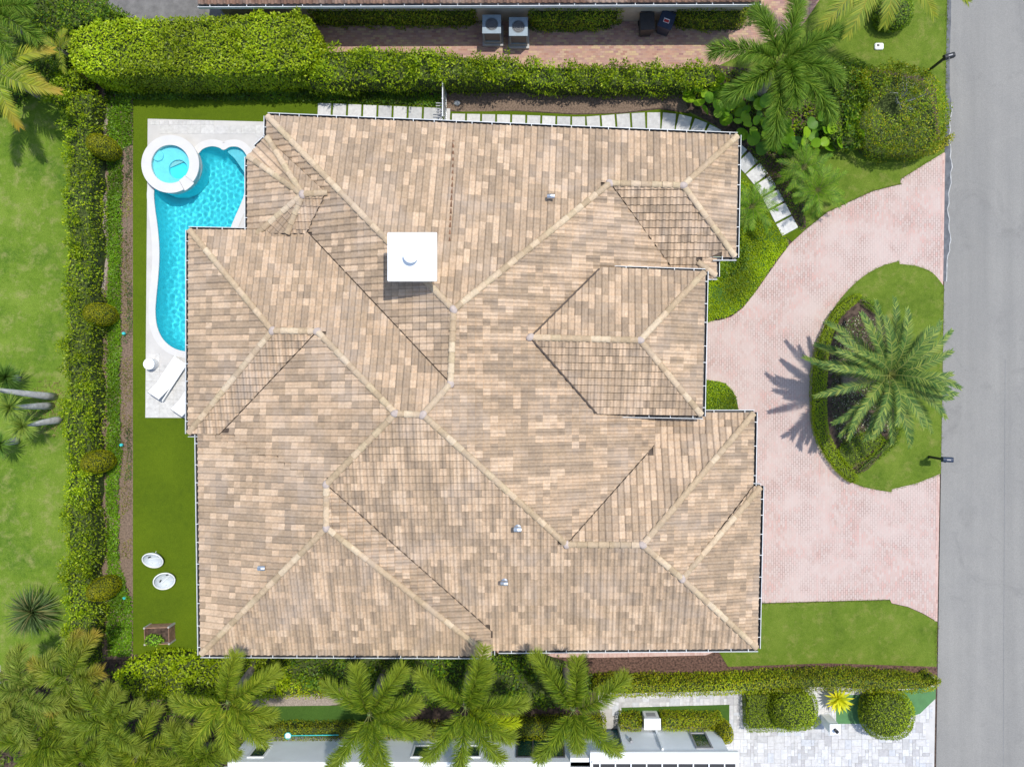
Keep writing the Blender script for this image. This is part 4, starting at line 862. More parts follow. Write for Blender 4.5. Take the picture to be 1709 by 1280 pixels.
cover('peanut_ground_cover', 'bright yellow green ground cover between house and curved driveway', 'ground cover', smooth_loop([(1178, 300), (1240, 300), (1262, 330), (1290, 372), (1316, 406), (1298, 430), (1262, 484), (1238, 513), (1218, 527), (1198, 532), (1120, 534), (1120, 330)], 2), .14, .075, 1000, LIME)
sheet('cover_bed', smooth_loop([(1178, 300), (1240, 300), (1262, 330), (1290, 372), (1316, 406), (1298, 430), (1262, 484), (1238, 513), (1218, 527), (1198, 532), (1120, 534), (1120, 330)], 2), M_grass3, 0.020)
sheet('cover_bed', smooth_loop([(1100, 636), (1195, 636), (1215, 645), (1228, 662), (1232, 690), (1225, 700), (1100, 700)], 2), M_grass3, 0.028)
cover('undergrowth', 'mixed green undergrowth beneath the foxtail palm and big leaves', 'ground cover', [(1205, 118), (1300, 122), (1390, 112), (1450, 130), (1450, 240), (1345, 246), (1300, 244), (1262, 235), (1215, 195), (1165, 170), (1165, 140)], .45, .13, 260, DARK + MID + LIME[:1])
cover('half_round_ground_cover', 'half round green ground cover bed between portico and garage', 'ground cover', smooth_loop([(1100, 636), (1195, 636), (1215, 645), (1228, 662), (1232, 690), (1225, 700), (1100, 700)], 2), .16, .075, 1100, LIME + MID, z0=.02)
cover('neighbour_ground_cover', 'dark grassy border under the variegated hedges by the brick path', 'ground cover', smooth_loop([(510, 20), (800, 20), (795, 42), (520, 42)], 2), .15, .08, 500, DARK)
cover('neighbour_ground_cover', 'dark curved grassy border between condensers and bins', 'ground cover', smooth_loop([(882, 20), (1055, 10), (1050, 30), (1025, 48), (985, 53), (882, 53)], 3), .15, .08, 500, DARK)
cover('neighbour_ground_cover', 'dark curved grassy border right of the bins', 'ground cover', smooth_loop([(1120, 12), (1260, 10), (1270, 30), (1240, 48), (1190, 54), (1150, 48), (1128, 35)], 3), .15, .08, 500, DARK)
cover('fern_ground_cover', 'mixed green ground cover under the small palms by stepping stones', 'ground cover', [(1245, 245), (1300, 240), (1345, 250), (1348, 378), (1338, 386), (1300, 325), (1262, 275)], .25, .09, 330, MID + DARK + BROWNY[2:])
cover('island_flowers', 'sparse small plants with pale flowers in the island bed', 'ground cover', [(1395, 545), (1440, 520), (1480, 560), (1490, 640), (1480, 720), (1400, 740), (1385, 690), (1385, 610)], .15, .07, 330, [(.06, .13, .02), (.09, .17, .02), (.05, .11, .02), (.13, .2, .02), (.5, .5, .48)], z0=.05)
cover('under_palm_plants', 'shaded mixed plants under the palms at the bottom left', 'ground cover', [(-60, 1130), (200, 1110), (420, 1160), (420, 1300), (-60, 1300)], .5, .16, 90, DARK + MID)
cover('wall_shrubs', 'dark leafy shrubs against the house by the notched eave', 'ground cover', smooth_loop([(1165, 420), (1235, 395), (1245, 430), (1235, 455), (1175, 470), (1160, 470)], 2), .55, .11, 330, DARK + MID)
def fringe(label, line, w_=5, dens=500, pal=[(.09, .15, .012), (.13, .19, .02), (.17, .21, .03)], z0=.02):
    a = np.array(line, float); t = np.gradient(a, axis=0); t /= np.linalg.norm(t, axis=1, keepdims=True) + 1e-9; n_ = np.stack([-t[:, 1], t[:, 0]], 1) * w_ / 2
    cover('grass_fringe', label, 'grass', [tuple(p) for p in a + n_] + [tuple(p) for p in (a - n_)[::-1]], .05, .07, dens, pal, z0=z0, wr=.25, tilt=(.1, .9))
fringe('ragged grass along the road edge of the island', [(EDGE(v) - 2 + 1.5 * math.sin(v * .2), v) for v in range(482, 790, 8)], 5)
fringe('ragged grass along the road edge of the south lawn', [(EDGE(v) - 3 + 1.5 * math.sin(v * .2), v) for v in range(1042, 1112, 6)], 5)
fringe('ragged grass along the road edge of the north lawn', [(EDGE(v) - 3 + 1.5 * math.sin(v * .2), v) for v in range(0, 252, 8)], 5)
fringe('grass edge spilling over the driveway by the north lawn', [(EDGE(254) - 4, 255), (1544, 273), (1524, 286), (1504, 299)] + [(1503, 307), (1456, 319), (1421, 335), (1380, 354), (1343, 384)], 4)
fringe('grass edge of the south lawn beside the driveway', [(1265 + 10 * i, 1007 - .28 * i) for i in range(23)], 4)
fringe('grass edge round the oval island', [p for p in ISLE[5:]], 4, z0=.045)
# palms
def ring_fronds(n, el=(20, 55), dr=(1.2, 1.7), a0=0, k=(.85, 1.1)):
    return [(a0 + 360 * i / n + rng.uniform(-14, 14), rng.uniform(*el), rng.uniform(*k), rng.uniform(*dr)) for i in range(n)]
palm('foxtail palm with green bushy fronds arching over the big leaf shrubs', (1302, 105), 4.4, [(172, 40, 1.05, 1.7), (222, 35, .95, 1.6), (262, 30, 1.15, 1.5), (312, 35, 1.1, 1.7), (350, 30, .85, 1.3), (25, 35, 1.0, 1.5), (72, 30, 1.05, 1.5), (115, 30, .9, 1.5), (285, 65, .8, 1.7)], 'plume', 2.9, 950, .66, FOXG, 'foxtail palms', .024, base=(1262, 168))
for (u, v), lb, a0, pal in (((380, 1172), 'leftmost foxtail palm of the bottom row, beside the south hedge', 20, FOXY), ((616, 1192), 'foxtail palm over the gravel path, second of the bottom row', 5, FOX), ((777, 1180), 'foxtail palm below the roof corner, third of the bottom row', 50, FOX), ((957, 1184), 'foxtail palm touching the garage eave, rightmost of the bottom row', 30, FOX)):
    fr = {380: [(78, 40, .9, 1.2), (35, 35, .95, 1.5), (190, 30, .9, 1.5), (225, 30, 1, 1.5), (270, 30, .9, 1.5), (320, 40, .9, 1.6), (350, 40, .8, 1.5)],
          616: [(62, 38, 1.05, 1.0), (100, 45, .95, 1.2), (125, 30, .9, 1.5), (25, 35, .9, 1.5), (345, 35, 1.0, 1.6), (300, 32, 1.05, 1.3), (265, 35, .95, 1.3), (235, 30, 1.1, 1.4)],
          777: [(72, 42, 1.15, .95), (52, 45, .9, 1.3), (142, 35, 1.0, 1.3), (12, 35, 1, 1.4), (335, 50, .9, 1.6), (300, 30, 1.1, 1.3), (265, 30, 1.1, 1.3), (228, 30, 1.1, 1.4)],
          957: [(84, 42, 1.05, .95), (118, 40, 1.15, 1.3), (33, 40, 1.05, 1.4), (230, 32, 1.0, 1.4), (318, 32, 1.0, 1.4), (275, 40, .7, 1.6)]}[u]
    q = (36.5 - 4.5) / 36.5
    palm(lb, (u, v), 4.5, fr, 'plume', 2.5, 800, .58, pal, 'foxtail palms', .023, base=(U0 + (u - U0) * q - 6, V0 + (v - V0) * q - 8), tip=(.24, .29, .03))
mass = [((45, 1150), 'grey green bushy palm beside the white slab at left edge', AREC, 40), ((120, 1130), 'orange tipped palm clump below the left lawn', AREC + FOX, 10), ((185, 1200), 'tall green palm with broad curved fronds left of the south hedge', FOX + AREC[:2], 60), ((70, 1235), 'bushy palm in the bottom left corner', FOX, 25), ((230, 1262), 'yellow green palm at the bottom edge below the dark gap', FOXY, 0), ((330, 1262), 'fine leaved palm at bottom edge left of the white wall', FOX, 30), ((-15, 1215), 'palm cut by the left picture edge near the corner', AREC, 70), ((140, 1270), 'dark green palm at the bottom edge in the left palm clump', FOX, 15)]
for c, lb, pal, a0 in mass:
    q = .965
    palm(lb, c, 3.8, ring_fronds(8 + int(abs(c[0])) % 3, (20, 62), (1.0, 1.9), a0, (.7, 1.15)), 'plume', 2.0 + .6 * ((abs(c[0]) * 7 % 10) / 10), 560, .50 + .012 * (abs(c[1]) % 10), pal, 'palms massed at the bottom left', .022, base=(U0 + (c[0] - U0) * q, V0 + (c[1] - V0) * q), tip=(.24, .27, .04) if c[0] != 120 else (.36, .26, .04))
palm('palm at the left edge with broad glossy frond near the top', (-8, 20), 3.5, [(-28, 35, 1, 1.3), (5, 40, .8, 1.3), (60, 40, .9, 1.3), (-80, 40, .9, 1.3)], 'plume', 2.3, 520, .56, FOXG + AREC[:1], 'palms at the top left', .022)
palm('palm at the left edge with orange tipped drooping fronds', (-5, 118), 3.0, [(-38, 35, 1.25, 1.0), (-8, 30, .8, 1.2), (18, 30, 1.0, 1.2), (-68, 30, 1, 1.3), (-95, 30, 1, 1.3)], 'flat', 2.6, 120, .55, AREC + FOXY, 'palms at the top left', .045, tip=(.36, .24, .03))
palm('tiny pale palm sprouting beside the clipped hedge corner', (100, 82), 2.0, [(20, 50, 1, 1.5), (60, 50, .8, 1.4), (-70, 40, 1, 1.6), (150, 50, .8, 1.4), (230, 50, .9, 1.5)], 'flat', 1.1, 60, .28, COCO, None, .03, .06, shaft=False)
palm('coconut palm with long yellowing fronds hanging in from the top edge', (1470, -70), 5.0, [(-126, 20, 1.0, .9), (-108, 25, .97, 1.0), (-75, 30, .75, 1.3), (-22, 20, 1.05, .9), (-45, 25, .85, 1.1), (150, 25, 1, 1), (70, 30, 1, 1)], 'flat', 3.7, 130, .62, COCO, None, .04, .15, shaft=False, r0=.04, rach=(.35, .30, .05))
fd = []
for i in range(44):
    k = i / 43; fd.append((i * 137.5, 68 - 72 * k ** .8 + rng.uniform(-5, 5), rng.uniform(.92, 1.1) * (.78 + .25 * k), .7 + .5 * (1 - k) + rng.uniform(-.15, .15)))
palm('big silvery date palm standing on the oval island', (1484, 626), 3.7, fd, 'vee', 3.15, 120, .35, DATE, None, .032, .24, base=(1412, 632), shaft=False, jit=.35, r0=.03, rach=(.30, .32, .10))
for c, lb, n in (((1342, 280), 'small pygmy palm nearest the big leaf shrubs', 22), ((1364, 318), 'small pygmy palm next to the driveway edge', 24), ((1254, 345), 'small pygmy palm tucked against the house by stepping stones', 22)):
    palm(lb, c, 1.15, ring_fronds(n, (5, 55), (.9, 1.4), 0, (.8, 1.1)), 'flat', 1.3, 64, .27, PYG, 'pygmy palms by the entrance', .016, .07, shaft=False, name='pygmy_palm', r0=.015)
for pm in [q for q in COL.objects if q.name.startswith('palm_tree') and 'third of the bottom row' in q.get('label', '')]:
    f0 = [c for c in pm.children if c.name.startswith('frond')][0]; fo = link('frond', frond_mesh(R(-22), R(45), 2.3, 1.6, 700, .45, 'plume', [(.42, .47, .01), (.36, .42, .01), (.30, .38, .01)], .022, bend=.3), pm, FROND); fo.location = f0.location
# rosette plants
def rosette(name, label, cat, c, z, n, L, w_, pal, el=(0, 80), droop=.6, trunk=None, group=None, bark=M_pale, tr=(.17, .07)):
    p = P(*c, z); bp = P(*trunk) if trunk else Vector((p.x, p.y, 0)); o = thing(name, label, cat, (bp.x, bp.y, 0), group=group); top = p - bp
    if z > .3: MB().tube([(top.x * t, top.y * t, -.03 + top.z * t ** .8 + 0) for t in np.linspace(0, 1, 8)], list(np.linspace(*tr, 8)), 10).build('trunk', bark, o, True)
    az = rng.uniform(0, 6.28, n); e = np.radians(rng.uniform(*el, n)); d = np.stack([np.cos(az) * np.cos(e), np.sin(az) * np.cos(e), np.sin(e)], 1)
    V, lo, sz, T = blades(np.tile(np.array(top), (n, 1)) + d * .04, d, L * rng.uniform(.7, 1.1, n), w_, pal, droop, 3, np.tile([0, 0, 1.0], (n, 1))); link('leaf_crown', npmesh(V, lo, sz, T), o, FROND); return o
YUC = [(.24, .32, .05), (.30, .38, .08), (.16, .25, .05)]
rosette('yucca_tree', 'pale trunk yucca with spiky head, upper of the leaning group', 'tree', (-25, 648), 3.0, 220, .75, .034, YUC, trunk=(92, 662), group='leaning yucca trees at the left edge')
rosette('yucca_tree', 'pale trunk yucca with spiky head, middle of the leaning group', 'tree', (17, 680), 2.6, 220, .68, .032, YUC, trunk=(86, 677), group='leaning yucca trees at the left edge')
rosette('yucca_tree', 'pale trunk yucca with bright spiky head, lowest of the leaning group', 'tree', (38, 711), 1.9, 240, .7, .032, YUC, trunk=(102, 700), group='leaning yucca trees at the left edge')
rosette('yucca_tree', 'yucca with shaded green head low at the very left edge', 'tree', (0, 742), 1.5, 200, .7, .032, [(.10, .2, .03), (.15, .25, .04)], trunk=(28, 735), group='leaning yucca trees at the left edge')
rosette('yucca_tree', 'yucca with dark green head above the pale trunks at the left edge', 'tree', (10, 630), 1.2, 220, .8, .034, [(.06, .13, .02), (.10, .18, .03)], trunk=(30, 632), group='leaning yucca trees at the left edge')
rosette('screw_pine', 'spiky grey green screw pine on the left lawn near the long hedge', 'plant', (56, 1020), .9, 260, 1.25, .05, [(.08, .13, .04), (.11, .16, .06), (.06, .10, .03), (.2, .19, .08)], (-5, 75), .9, trunk=(75, 1012), bark=M_bark)
cover('straw_litter', 'dry straw and leaf litter around the yucca trunks', 'litter', smooth_loop([(58, 640), (95, 632), (106, 660), (106, 715), (80, 728), (60, 715), (50, 690)], 3), .04, .22, 110, [(.28, .20, .12), (.16, .10, .07), (.36, .28, .17)], wr=.1, tilt=(0, .3))
o = thing('croton', 'bright yellow long leaved croton between the two ball bushes', 'plant', P(1392, 1158)); 
for i in range(34):
    a = i * 2.4; e = R(80 - 75 * (i / 33) ** .7); d = np.array([[math.cos(a) * math.cos(e), math.sin(a) * math.cos(e), math.sin(e)]]); V, lo, sz, T = blades(np.array([[0, 0, .55]]) + d * .05, d, .62, .13, [(.60, .56, .03), (.52, .52, .03), (.42, .46, .03)], .6, 3, np.array([[0, 0, 1.0]])); link('leaf', npmesh(V, lo, sz, T), o, LEAF)
MB().tube([(0, 0, -.02), (0, 0, .6)], .05, 6).build('stem', M_bark, o)
# big round leaves
def bigleaf(label, px, n, seed, explicit=()):
    pol = W2(px, .8); poly = [(p.x, p.y) for p in pol]; c = sum(pol, Vector()) / len(pol); o = thing('big_leaf_shrub', label, 'shrub', (c.x, c.y, 0), group='big leaf shrubs'); r = random.Random(seed); got = []
    for k in range(4000):
        if len(got) >= n: break
        x, y = r.uniform(min(p[0] for p in poly), max(p[0] for p in poly)), r.uniform(min(p[1] for p in poly), max(p[1] for p in poly))
        if in_poly([x], [y], poly)[0] and all((x - a) ** 2 + (y - b) ** 2 > .3 ** 2 for a, b, *_ in got): got.append((x, y))
    st = MB()
    for x, y in got:
        z = r.uniform(.45, 1.15); rad = r.uniform(.2, .33); tx, ty = r.uniform(-.7, .7), r.uniform(-.7, .5); v = [(0, 0, -.02)]; f = []
        for k in range(12): a = k * math.pi / 6; rr = rad * (1 + .12 * math.cos(a - 1.6)); v.append((rr * math.cos(a), rr * .9 * math.sin(a), .03 * math.cos(2 * a) + .035))
        f = [(0, 1 + k, 1 + (k + 1) % 12) for k in range(12)]; t0 = r.choice([(.14, .28, .012), (.10, .22, .012), (.20, .35, .02), (.07, .17, .015)])
        me = pymesh(v, f, tint=[t0], smooth=True); lf = link('leaf', me, o, LEAF); lf.location = (x - c.x, y - c.y, z); lf.rotation_euler = (tx, ty, r.uniform(0, 6))
        st.tube([((x - c.x) * .6, (y - c.y) * .6, -.02), (x - c.x, y - c.y, z - .02)], .015, 4)
    st.build('stems', M_inner, o)
bigleaf('shrub of large round glossy leaves beside the curved stepping stones', [(1148, 150), (1165, 135), (1205, 128), (1250, 145), (1285, 180), (1335, 222), (1338, 250), (1285, 252), (1245, 224), (1210, 196), (1160, 180)], 105, 2)
bigleaf('smaller shrub of round glossy leaves beside the road corner shrub', [(1335, 220), (1370, 195), (1420, 188), (1440, 210), (1432, 238), (1380, 246), (1340, 245)], 40, 4)
hedge('yellow_croton', 'small yellow variegated bush above the tangled shrub at top right', 'shrub', smooth_loop([(1425, 118), (1440, 110), (1453, 118), (1452, 132), (1436, 137), (1425, 130)], 2), 1.3, .09, 500, YEL[:2] + YEL[3:], .08, 4, .2, .2, depth=.1)
tw = thing('bare_branch', 'bare pale twigs in the opening of the rounded road corner shrub', 'branch', P(1488, 178))
for i in range(14):
    a = rng.uniform(0, 6.28); p0 = Vector((0, 0, .3)); p1 = Vector((.3 * math.cos(a), .3 * math.sin(a), 1.2)); p2 = Vector((.75 * math.cos(a + .5), .75 * math.sin(a + .5), 1.75 + rng.uniform(-.2, .2))); MB().tube([p0, p1, p2], [.02, .014, .006], 5).build('twig', M_pale, tw)

# ------------------------------------------------------------------ neighbours' houses
nh = thing('neighbour_house', 'brown tiled neighbour house with white gutter along the top edge', 'house', P(800, -40)); nl_ = nh.location
NF = {'S': (((1270, 3), (331, 7)), 2.65, [(331, 7, 'e'), (1270, 3, 'x'), (1270, -170, 'x'), (331, -170, 'x')])}
NV = {}
for u, v, _ in NF['S'][2]: NV[(u, v)] = P(u, v, ray_plane(u, v, face_plane(NF['S'])))
pts = [NV[(u, v)] for u, v, _ in NF['S'][2]]
nroof = link('roof', local(pymesh([p - Vector((0, 0, .035)) for p in pts], [(0, 1, 2, 3)]), nh), nh, M_under)
o = bpy.data.objects.new('roof_tiles', polys_mesh(tile_face(NF['S'], NV, [(.17, .10, .07), (.22, .13, .09), (.13, .08, .06)], seed=7), nl_)); COL.objects.link(o); o.parent = nroof; o['kind'] = 'stuff'
eave_g((1271, 3), (330, 7), 2.62, (0, -1), nh)
a, b = P(345, 7, 2.65), P(1255, 4, 2.65); MB().box(a.x, b.x, a.y + .45, a.y + 7, -.02, 2.5).build('w', M_beige).data.transform(Matrix.Translation(-nl_)); wo = bpy.data.objects['w']; wo.name = 'wall'; wo.parent = nh
sh = thing('white_house', 'white modern neighbour house with glass doors along the bottom edge', 'house', P(900, 1300)); sl_ = sh.location
def spart(name, b, mat, par=None, **k):
    q = b.build(name, mat, None, **k); q.data.transform(Matrix.Translation(-sl_)); q.parent = par or sh; return q
YW = -15.1
def X(u, z=0, y=None): return (u - U0) * (H - z) / F
def wallseg(u0, u1, zt, yw, depth=6): return MB().box(X(u0, zt), X(u1, zt), yw - depth, yw, -.02, zt)
spart('wall', wallseg(1042, 1216, 2.75, YW), M_nwall); spart('wall', wallseg(380, 985, 2.75, YW - .45), M_nwall)
spart('wall', MB().box(X(952, 2.75), X(1043, 2.75), YW - 6, YW - .28, -.02, 2.75), M_nwall)
spart('roof', MB().box(X(985, 2.9), X(1232, 2.9), YW - 6, YW + .03, 2.75, 2.93), M_white)
spart('roof', MB().box(X(372, 2.9), X(984, 2.9), YW - 6, YW - .62, 2.75, 2.93), M_white)
e = spart('gutter', MB().box(X(988, 3), X(1230, 3), YW - .40, YW - .30, 2.93, 3.02), M_white)
for i in range(9): spart('gutter_strap', MB().box(X(1000 + 26 * i, 3), X(1002 + 26 * i, 3), YW - .62, YW - .30, 3.0, 3.035), M_white, e)
spart('gutter', MB().box(X(988, 3), X(1230, 3), YW - .70, YW - .62, 2.93, 3.02), M_white)
spart('gutter_bed', MB().box(X(990, 3), X(1228, 3), YW - .62, YW - .40, 2.93, 2.95), M_grey)
spart('parapet', MB().box(X(995, 3), X(1215, 3), YW - 2.5, YW - .9, 2.93, 3.1), M_wall)
def swin(u0, u1, z0, z1, yw, pane, frame=M_white, bars=1, zt=2.0, nm='window'):
    x0, x1 = X(u0, zt), X(u1, zt); f = spart(nm, (lambda m: [m.box(x, x + .07, yw - .02, yw + .05, z0, z1) for x in [x0 - .07] + [x0 + (x1 - x0) * i / bars - (.035 if i < bars else 0) for i in range(1, bars + 1)]] and m.box(x0 - .07, x1 + .07, yw - .02, yw + .052, z1, z1 + .08).box(x0 - .07, x1 + .07, yw - .02, yw + .054, z0 - .08, z0))(MB()), frame)
    spart('pane', MB().box(x0, x1, yw - .02, yw + .015, z0, z1), pane, f); return f
swin(1160, 1183, 1.1, 2.5, YW, M_glass, M_shade); swin(420, 442, 1.3, 2.3, YW - .45, M_glass, M_white); swin(560, 582, 1.3, 2.3, YW - .45, M_glass, M_white); swin(690, 714, 1.3, 2.3, YW - .45, M_glass); swin(780, 800, 1.3, 2.3, YW - .45, M_glass)
swin(864, 940, .1, 2.3, YW - .45, M_glass, M_frame, 3, nm='glass_door'); swin(1012, 1038, .05, 2.3, YW - .28, M_tglass, M_frame, 1, nm='glass_door')
spart('wall_corner', MB().box(X(1100, 2), X(1103, 2), YW, YW + .10, 0, 2.72), M_nwall)
wlmp = thing('wall_lamp', 'small grey cylinder lamp on the white neighbour wall', 'lamp', (X(1053, 1.9), YW + .0, 1.75)); MB().lathe([(.05, 0), (.05, .32)], 12, (0, .09, 0)).build('shade', M_shade, wlmp); MB().box(-.03, .03, 0, .08, .1, .2).build('bracket', M_dark, wlmp); MB().lathe([(.045, -.03), (.045, .0)], 12, (0, .09, 0)).build('lens', M_white, wlmp)
ec = thing('equipment_cabinet', 'white equipment cabinet between the block hedges at the white wall', 'cabinet', (X(1088, .8), YW + .36, 0)); MB().box(-.33, .33, -.22, .22, 0, .92).build('body', M_white, ec, bev=.02); MB().box(-.36, .36, -.25, .25, .92, .97).build('lid', M_wall, ec, bev=.01); MB().box(-.2, .2, .221, .235, .3, .7).build('panel', M_shade, ec)
pl = thing('entrance_pillar', 'white square gate pillar with lamp by the stone drive', 'pillar', P(1377, 1198)); MB().box(-.20, .20, -.20, .20, -.02, 1.15).build('post', M_nwall, pl, bev=.01); MB().box(-.23, .23, -.23, .23, 1.15, 1.22).build('cap', M_white, pl, bev=.01); MB().lathe([(.07, 1.22), (.03, 1.26), (.07, 1.32), (.08, 1.45), (.02, 1.5)], 12).build('lantern', M_dark, pl)
sheet('mint_strip', [(1440, 1158), (EDGE(1145) - 3, 1145), (EDGE(1165) - 3, 1165), (1535, 1190), (1480, 1207), (1395, 1207), (1395, 1160)], M_mint, 0.030)
sheet('neighbour_grass', [(1037, 1180), (1217, 1175), (1217, 1212), (1037, 1212)], M_grass3, 0.034, thick=.03)
wsl = thing('white_slab', 'white flat roof corner peeking out at the left edge below the lawn', 'roof', P(-40, 1110)); MB().box(-2.5, 1.25, -1.2, .1, 2.2, 2.35).build('slab', M_white, wsl); MB().box(-2.4, 1.1, -1.1, 0, -.02, 2.2).build('wall', M_wall, wsl)

# ------------------------------------------------------------------ objects
def condenser(c, label):
    t = thing('air_conditioner', label, 'air conditioner', P(*c), group='air conditioners by the brick path')
    MB().box(-.46, .46, -.46, .46, -.01, .14).build('pad', M_conc, t, bev=.01)
    MB().box(-.38, .38, -.38, .38, .14, .42).build('base', M_ac, t, bev=.03)
    MB().box(-.35, .35, -.35, .35, .42, 1.22).build('coil', M_acg, t, bev=.04)
    for x in (-.36, .36):
        for y in (-.36, .36): MB().box(x - .035, x + .035, y - .035, y + .035, .40, 1.25).build('corner_post', M_ac, t, bev=.01)
    tp = link('top_cover', ringm(.27, .285, 1.2, 1.3, seg=32), t, M_ac)
    top = MB(); ow = [(-.40, -.40), (.40, -.40), (.40, .40), (-.40, .40)]; me = sheet_mesh(inset(ow, 0), [[(.28 * math.cos(a), .28 * math.sin(a)) for a in np.linspace(0, 2 * math.pi, 29)[:-1]]], 1.30, .06); link('top_panel', me, t, M_ac)
    fan = MB().lathe([(.09, 1.12), (.09, 1.2)], 12).build('fan', M_shade, t)
    for i in range(4):
        M = Matrix.Translation((0, 0, 1.17)) @ Matrix.Rotation(i * math.pi / 2 + .4, 4, 'Z') @ Matrix.Rotation(.35, 4, 'X'); MB().box(.06, .26, -.07, .07, -.006, .006, M).build('fan_blade', M_metal, fan)
    for r_ in (.09, .17, .24): link('guard_ring', ringm(r_, r_ + .012, 1.285, 1.297, seg=24), tp, M_acg)
condenser((823, 62), 'grey air conditioner on a raised base, left one of the pair by brick path'); condenser((866, 66), 'grey air conditioner on a raised base, right one beside the variegated hedge')
def bin_(c, rz, mat, label, sticker):
    t = thing('wheelie_bin', label, 'bin', P(*c), rz, 'wheelie bins by the brick path')
    b = MB(); b.v = [Vector(p) for p in ((-.24, -.28, .05), (.24, -.28, .05), (.24, .28, .05), (-.24, .28, .05), (-.30, -.36, 1.0), (.30, -.36, 1.0), (.30, .36, 1.0), (-.30, .36, 1.0))]; b.f = [(3, 2, 1, 0), (0, 1, 5, 4), (1, 2, 6, 5), (2, 3, 7, 6), (3, 0, 4, 7), (4, 5, 6, 7)]; b.build('body', mat, t, bev=.02)
    l = MB().box(-.32, .32, -.40, .36, 1.0, 1.05).build('lid', mat, t, bev=.02)
    for s_ in (-.24, .24): MB().lathe([(.11, -.03), (.11, .03)], 14, M=Matrix.Translation((s_, .3, .11)) @ Matrix.Rotation(math.pi / 2, 4, 'Y')).build('wheel', M_dark, t)
    MB().tube([(-.25, .42, .98), (.25, .42, .98)], .018, 6).build('handle', mat, t)
    if sticker:
        s_ = MB().box(-.13, .13, -.16, .02, 1.05, 1.054).build('sticker', M_white, l); MB().box(-.11, .11, -.14, -.02, 1.054, 1.057).build('sticker_print', M_red, l)
bin_((1075, 52), .05, M_grey, 'charcoal wheelie bin pushed under the neighbour gutter', False); bin_((1107, 50), -.35, M_navy, 'navy wheelie bin with red and white sticker on the lid', True)
def mailbox(c, out, rz, label):
    t = thing('mailbox', label, 'mailbox', P(*c), rz, 'mailboxes at the road edge')
    MB().box(-.05, .05, -.05, .05, -.03, 1.25).build('post', M_dark, t, bev=.01); MB().box(-.05, out, -.04, .04, 1.17, 1.25).build('arm', M_dark, t, bev=.01); MB().tube([(0, 0, .85), (out * .6, 0, 1.18)], .022, 6).build('brace', M_dark, t)
    x0, x1 = -.08, out + .24; b = MB(); prof = [(-.11, 1.26), (.11, 1.26), (.11, 1.38)] + [(.11 * math.cos(a), 1.38 + .10 * math.sin(a)) for a in np.linspace(.3, math.pi - .3, 7)] + [(-.11, 1.38)]
    n = len(prof); b.v = [Vector((x, y, z)) for x in (x0, x1) for y, z in prof]; b.f = [tuple(range(n - 1, -1, -1)), tuple(range(n, 2 * n))] + [(i, (i + 1) % n, n + (i + 1) % n, n + i) for i in range(n)]; b.build('box', M_navy if rz < .2 else M_dark, t)
    MB().box(x1, x1 + .015, -.10, .10, 1.27, 1.44).build('door', M_dark, t); MB().box(x0 + .1, x0 + .13, -.13, -.112, 1.3, 1.52).build('flag', M_shade, t); MB().box(x0 + .14, x1 - .12, -.025, .025, 1.482, 1.486).build('number_plate', M_shade, t)
mailbox((1550, 762), .12, -.05, 'blue grey mailbox on a post at the south end of the oval island'); mailbox((1553, 116), .12, .28, 'black mailbox on an angled post beside the rounded shrub')
ub = thing('utility_box', 'small white utility lid with dark square in the top right lawn', 'utility box', P(1466, 79)); MB().box(-.19, .19, -.14, .14, -.02, .12).build('lid', M_white, ub, bev=.03); MB().box(-.12, .0, -.03, .08, .12, .126).build('meter_window', M_dark, ub)
# gate beside the house
gt = thing('side_gate', 'slim grey metal gate and fence between hedge and house eave', 'gate', P(745, 178)); 
ya, yb = P(0, 158).y, P(0, 212).y; g0 = gt.location
for y in (ya, (ya + yb) / 2, yb): MB().box(-.03, .03, y - g0.y - .03, y - g0.y + .03, -.03, 1.55).build('post', M_metal, gt)
for z in (.15, 1.48): MB().box(-.02, .02, yb - g0.y, ya - g0.y, z, z + .05).build('rail', M_metal, gt)
for i in range(15): y = yb - g0.y + .06 + (ya - yb - .1) * i / 14; MB().box(-.012, .012, y - .012, y + .012, .17, 1.5).build('picket', M_metal, gt)
M = Matrix.Rotation(.05, 4, 'Z')
for i in range(6): MB().box(-.35, -.02, yb - g0.y + .1 + .12 * i, yb - g0.y + .14 + .12 * i, .95, .99).build('louvre_slat', M_shade, gt)
# loungers
def lounger(c, rz, label):
    t = thing('sun_lounger', label, 'sun lounger', P(*c, .03), rz, 'white sun loungers by the pool')
    for s_ in (-.31, .31): MB().box(s_ - .022, s_ + .022, -.98, .98, .25, .30).build('side_rail', M_white, t)
    for x in (-.31, .31):
        for y in (-.9, .9): MB().box(x - .02, x + .02, y - .02, y + .02, 0, .25).build('leg', M_white, t)
    MB().box(-.29, .29, -.28, .97, .285, .315).build('seat', M_fabric, t)
    Mb = Matrix.Translation((0, -.30, .30)) @ Matrix.Rotation(-.55, 4, 'X'); MB().box(-.29, .29, -.70, 0, -.012, .016, Mb).build('backrest', M_fabric, t)
    MB().box(-.30, .30, -.72, -.69, -.03, .0, Mb).build('back_bar', M_shade, t); MB().box(-.29, .29, -.302, -.288, .26, .29).build('hinge_bar', M_shade, t); MB().tube([(.2, -.8, .28), (.2, -.65, .48)], .012, 5).build('prop', M_shade, t)
lounger((286, 632), R(-33.5), 'white sun lounger by the pool end, fully in view'); lounger((324, 660), R(-33.5), 'white sun lounger partly hidden under the house eave')
dt = thing('side_table', 'round white drum side table at the edge of pool deck', 'table', P(257, 608, .03)); MB().lathe([(.20, 0), (.235, .03), (.235, .47), (.22, .48)], 32).build('drum', M_fabric, dt); MB().lathe([(.245, .48), (.245, .50)], 32).build('top', M_white, dt)
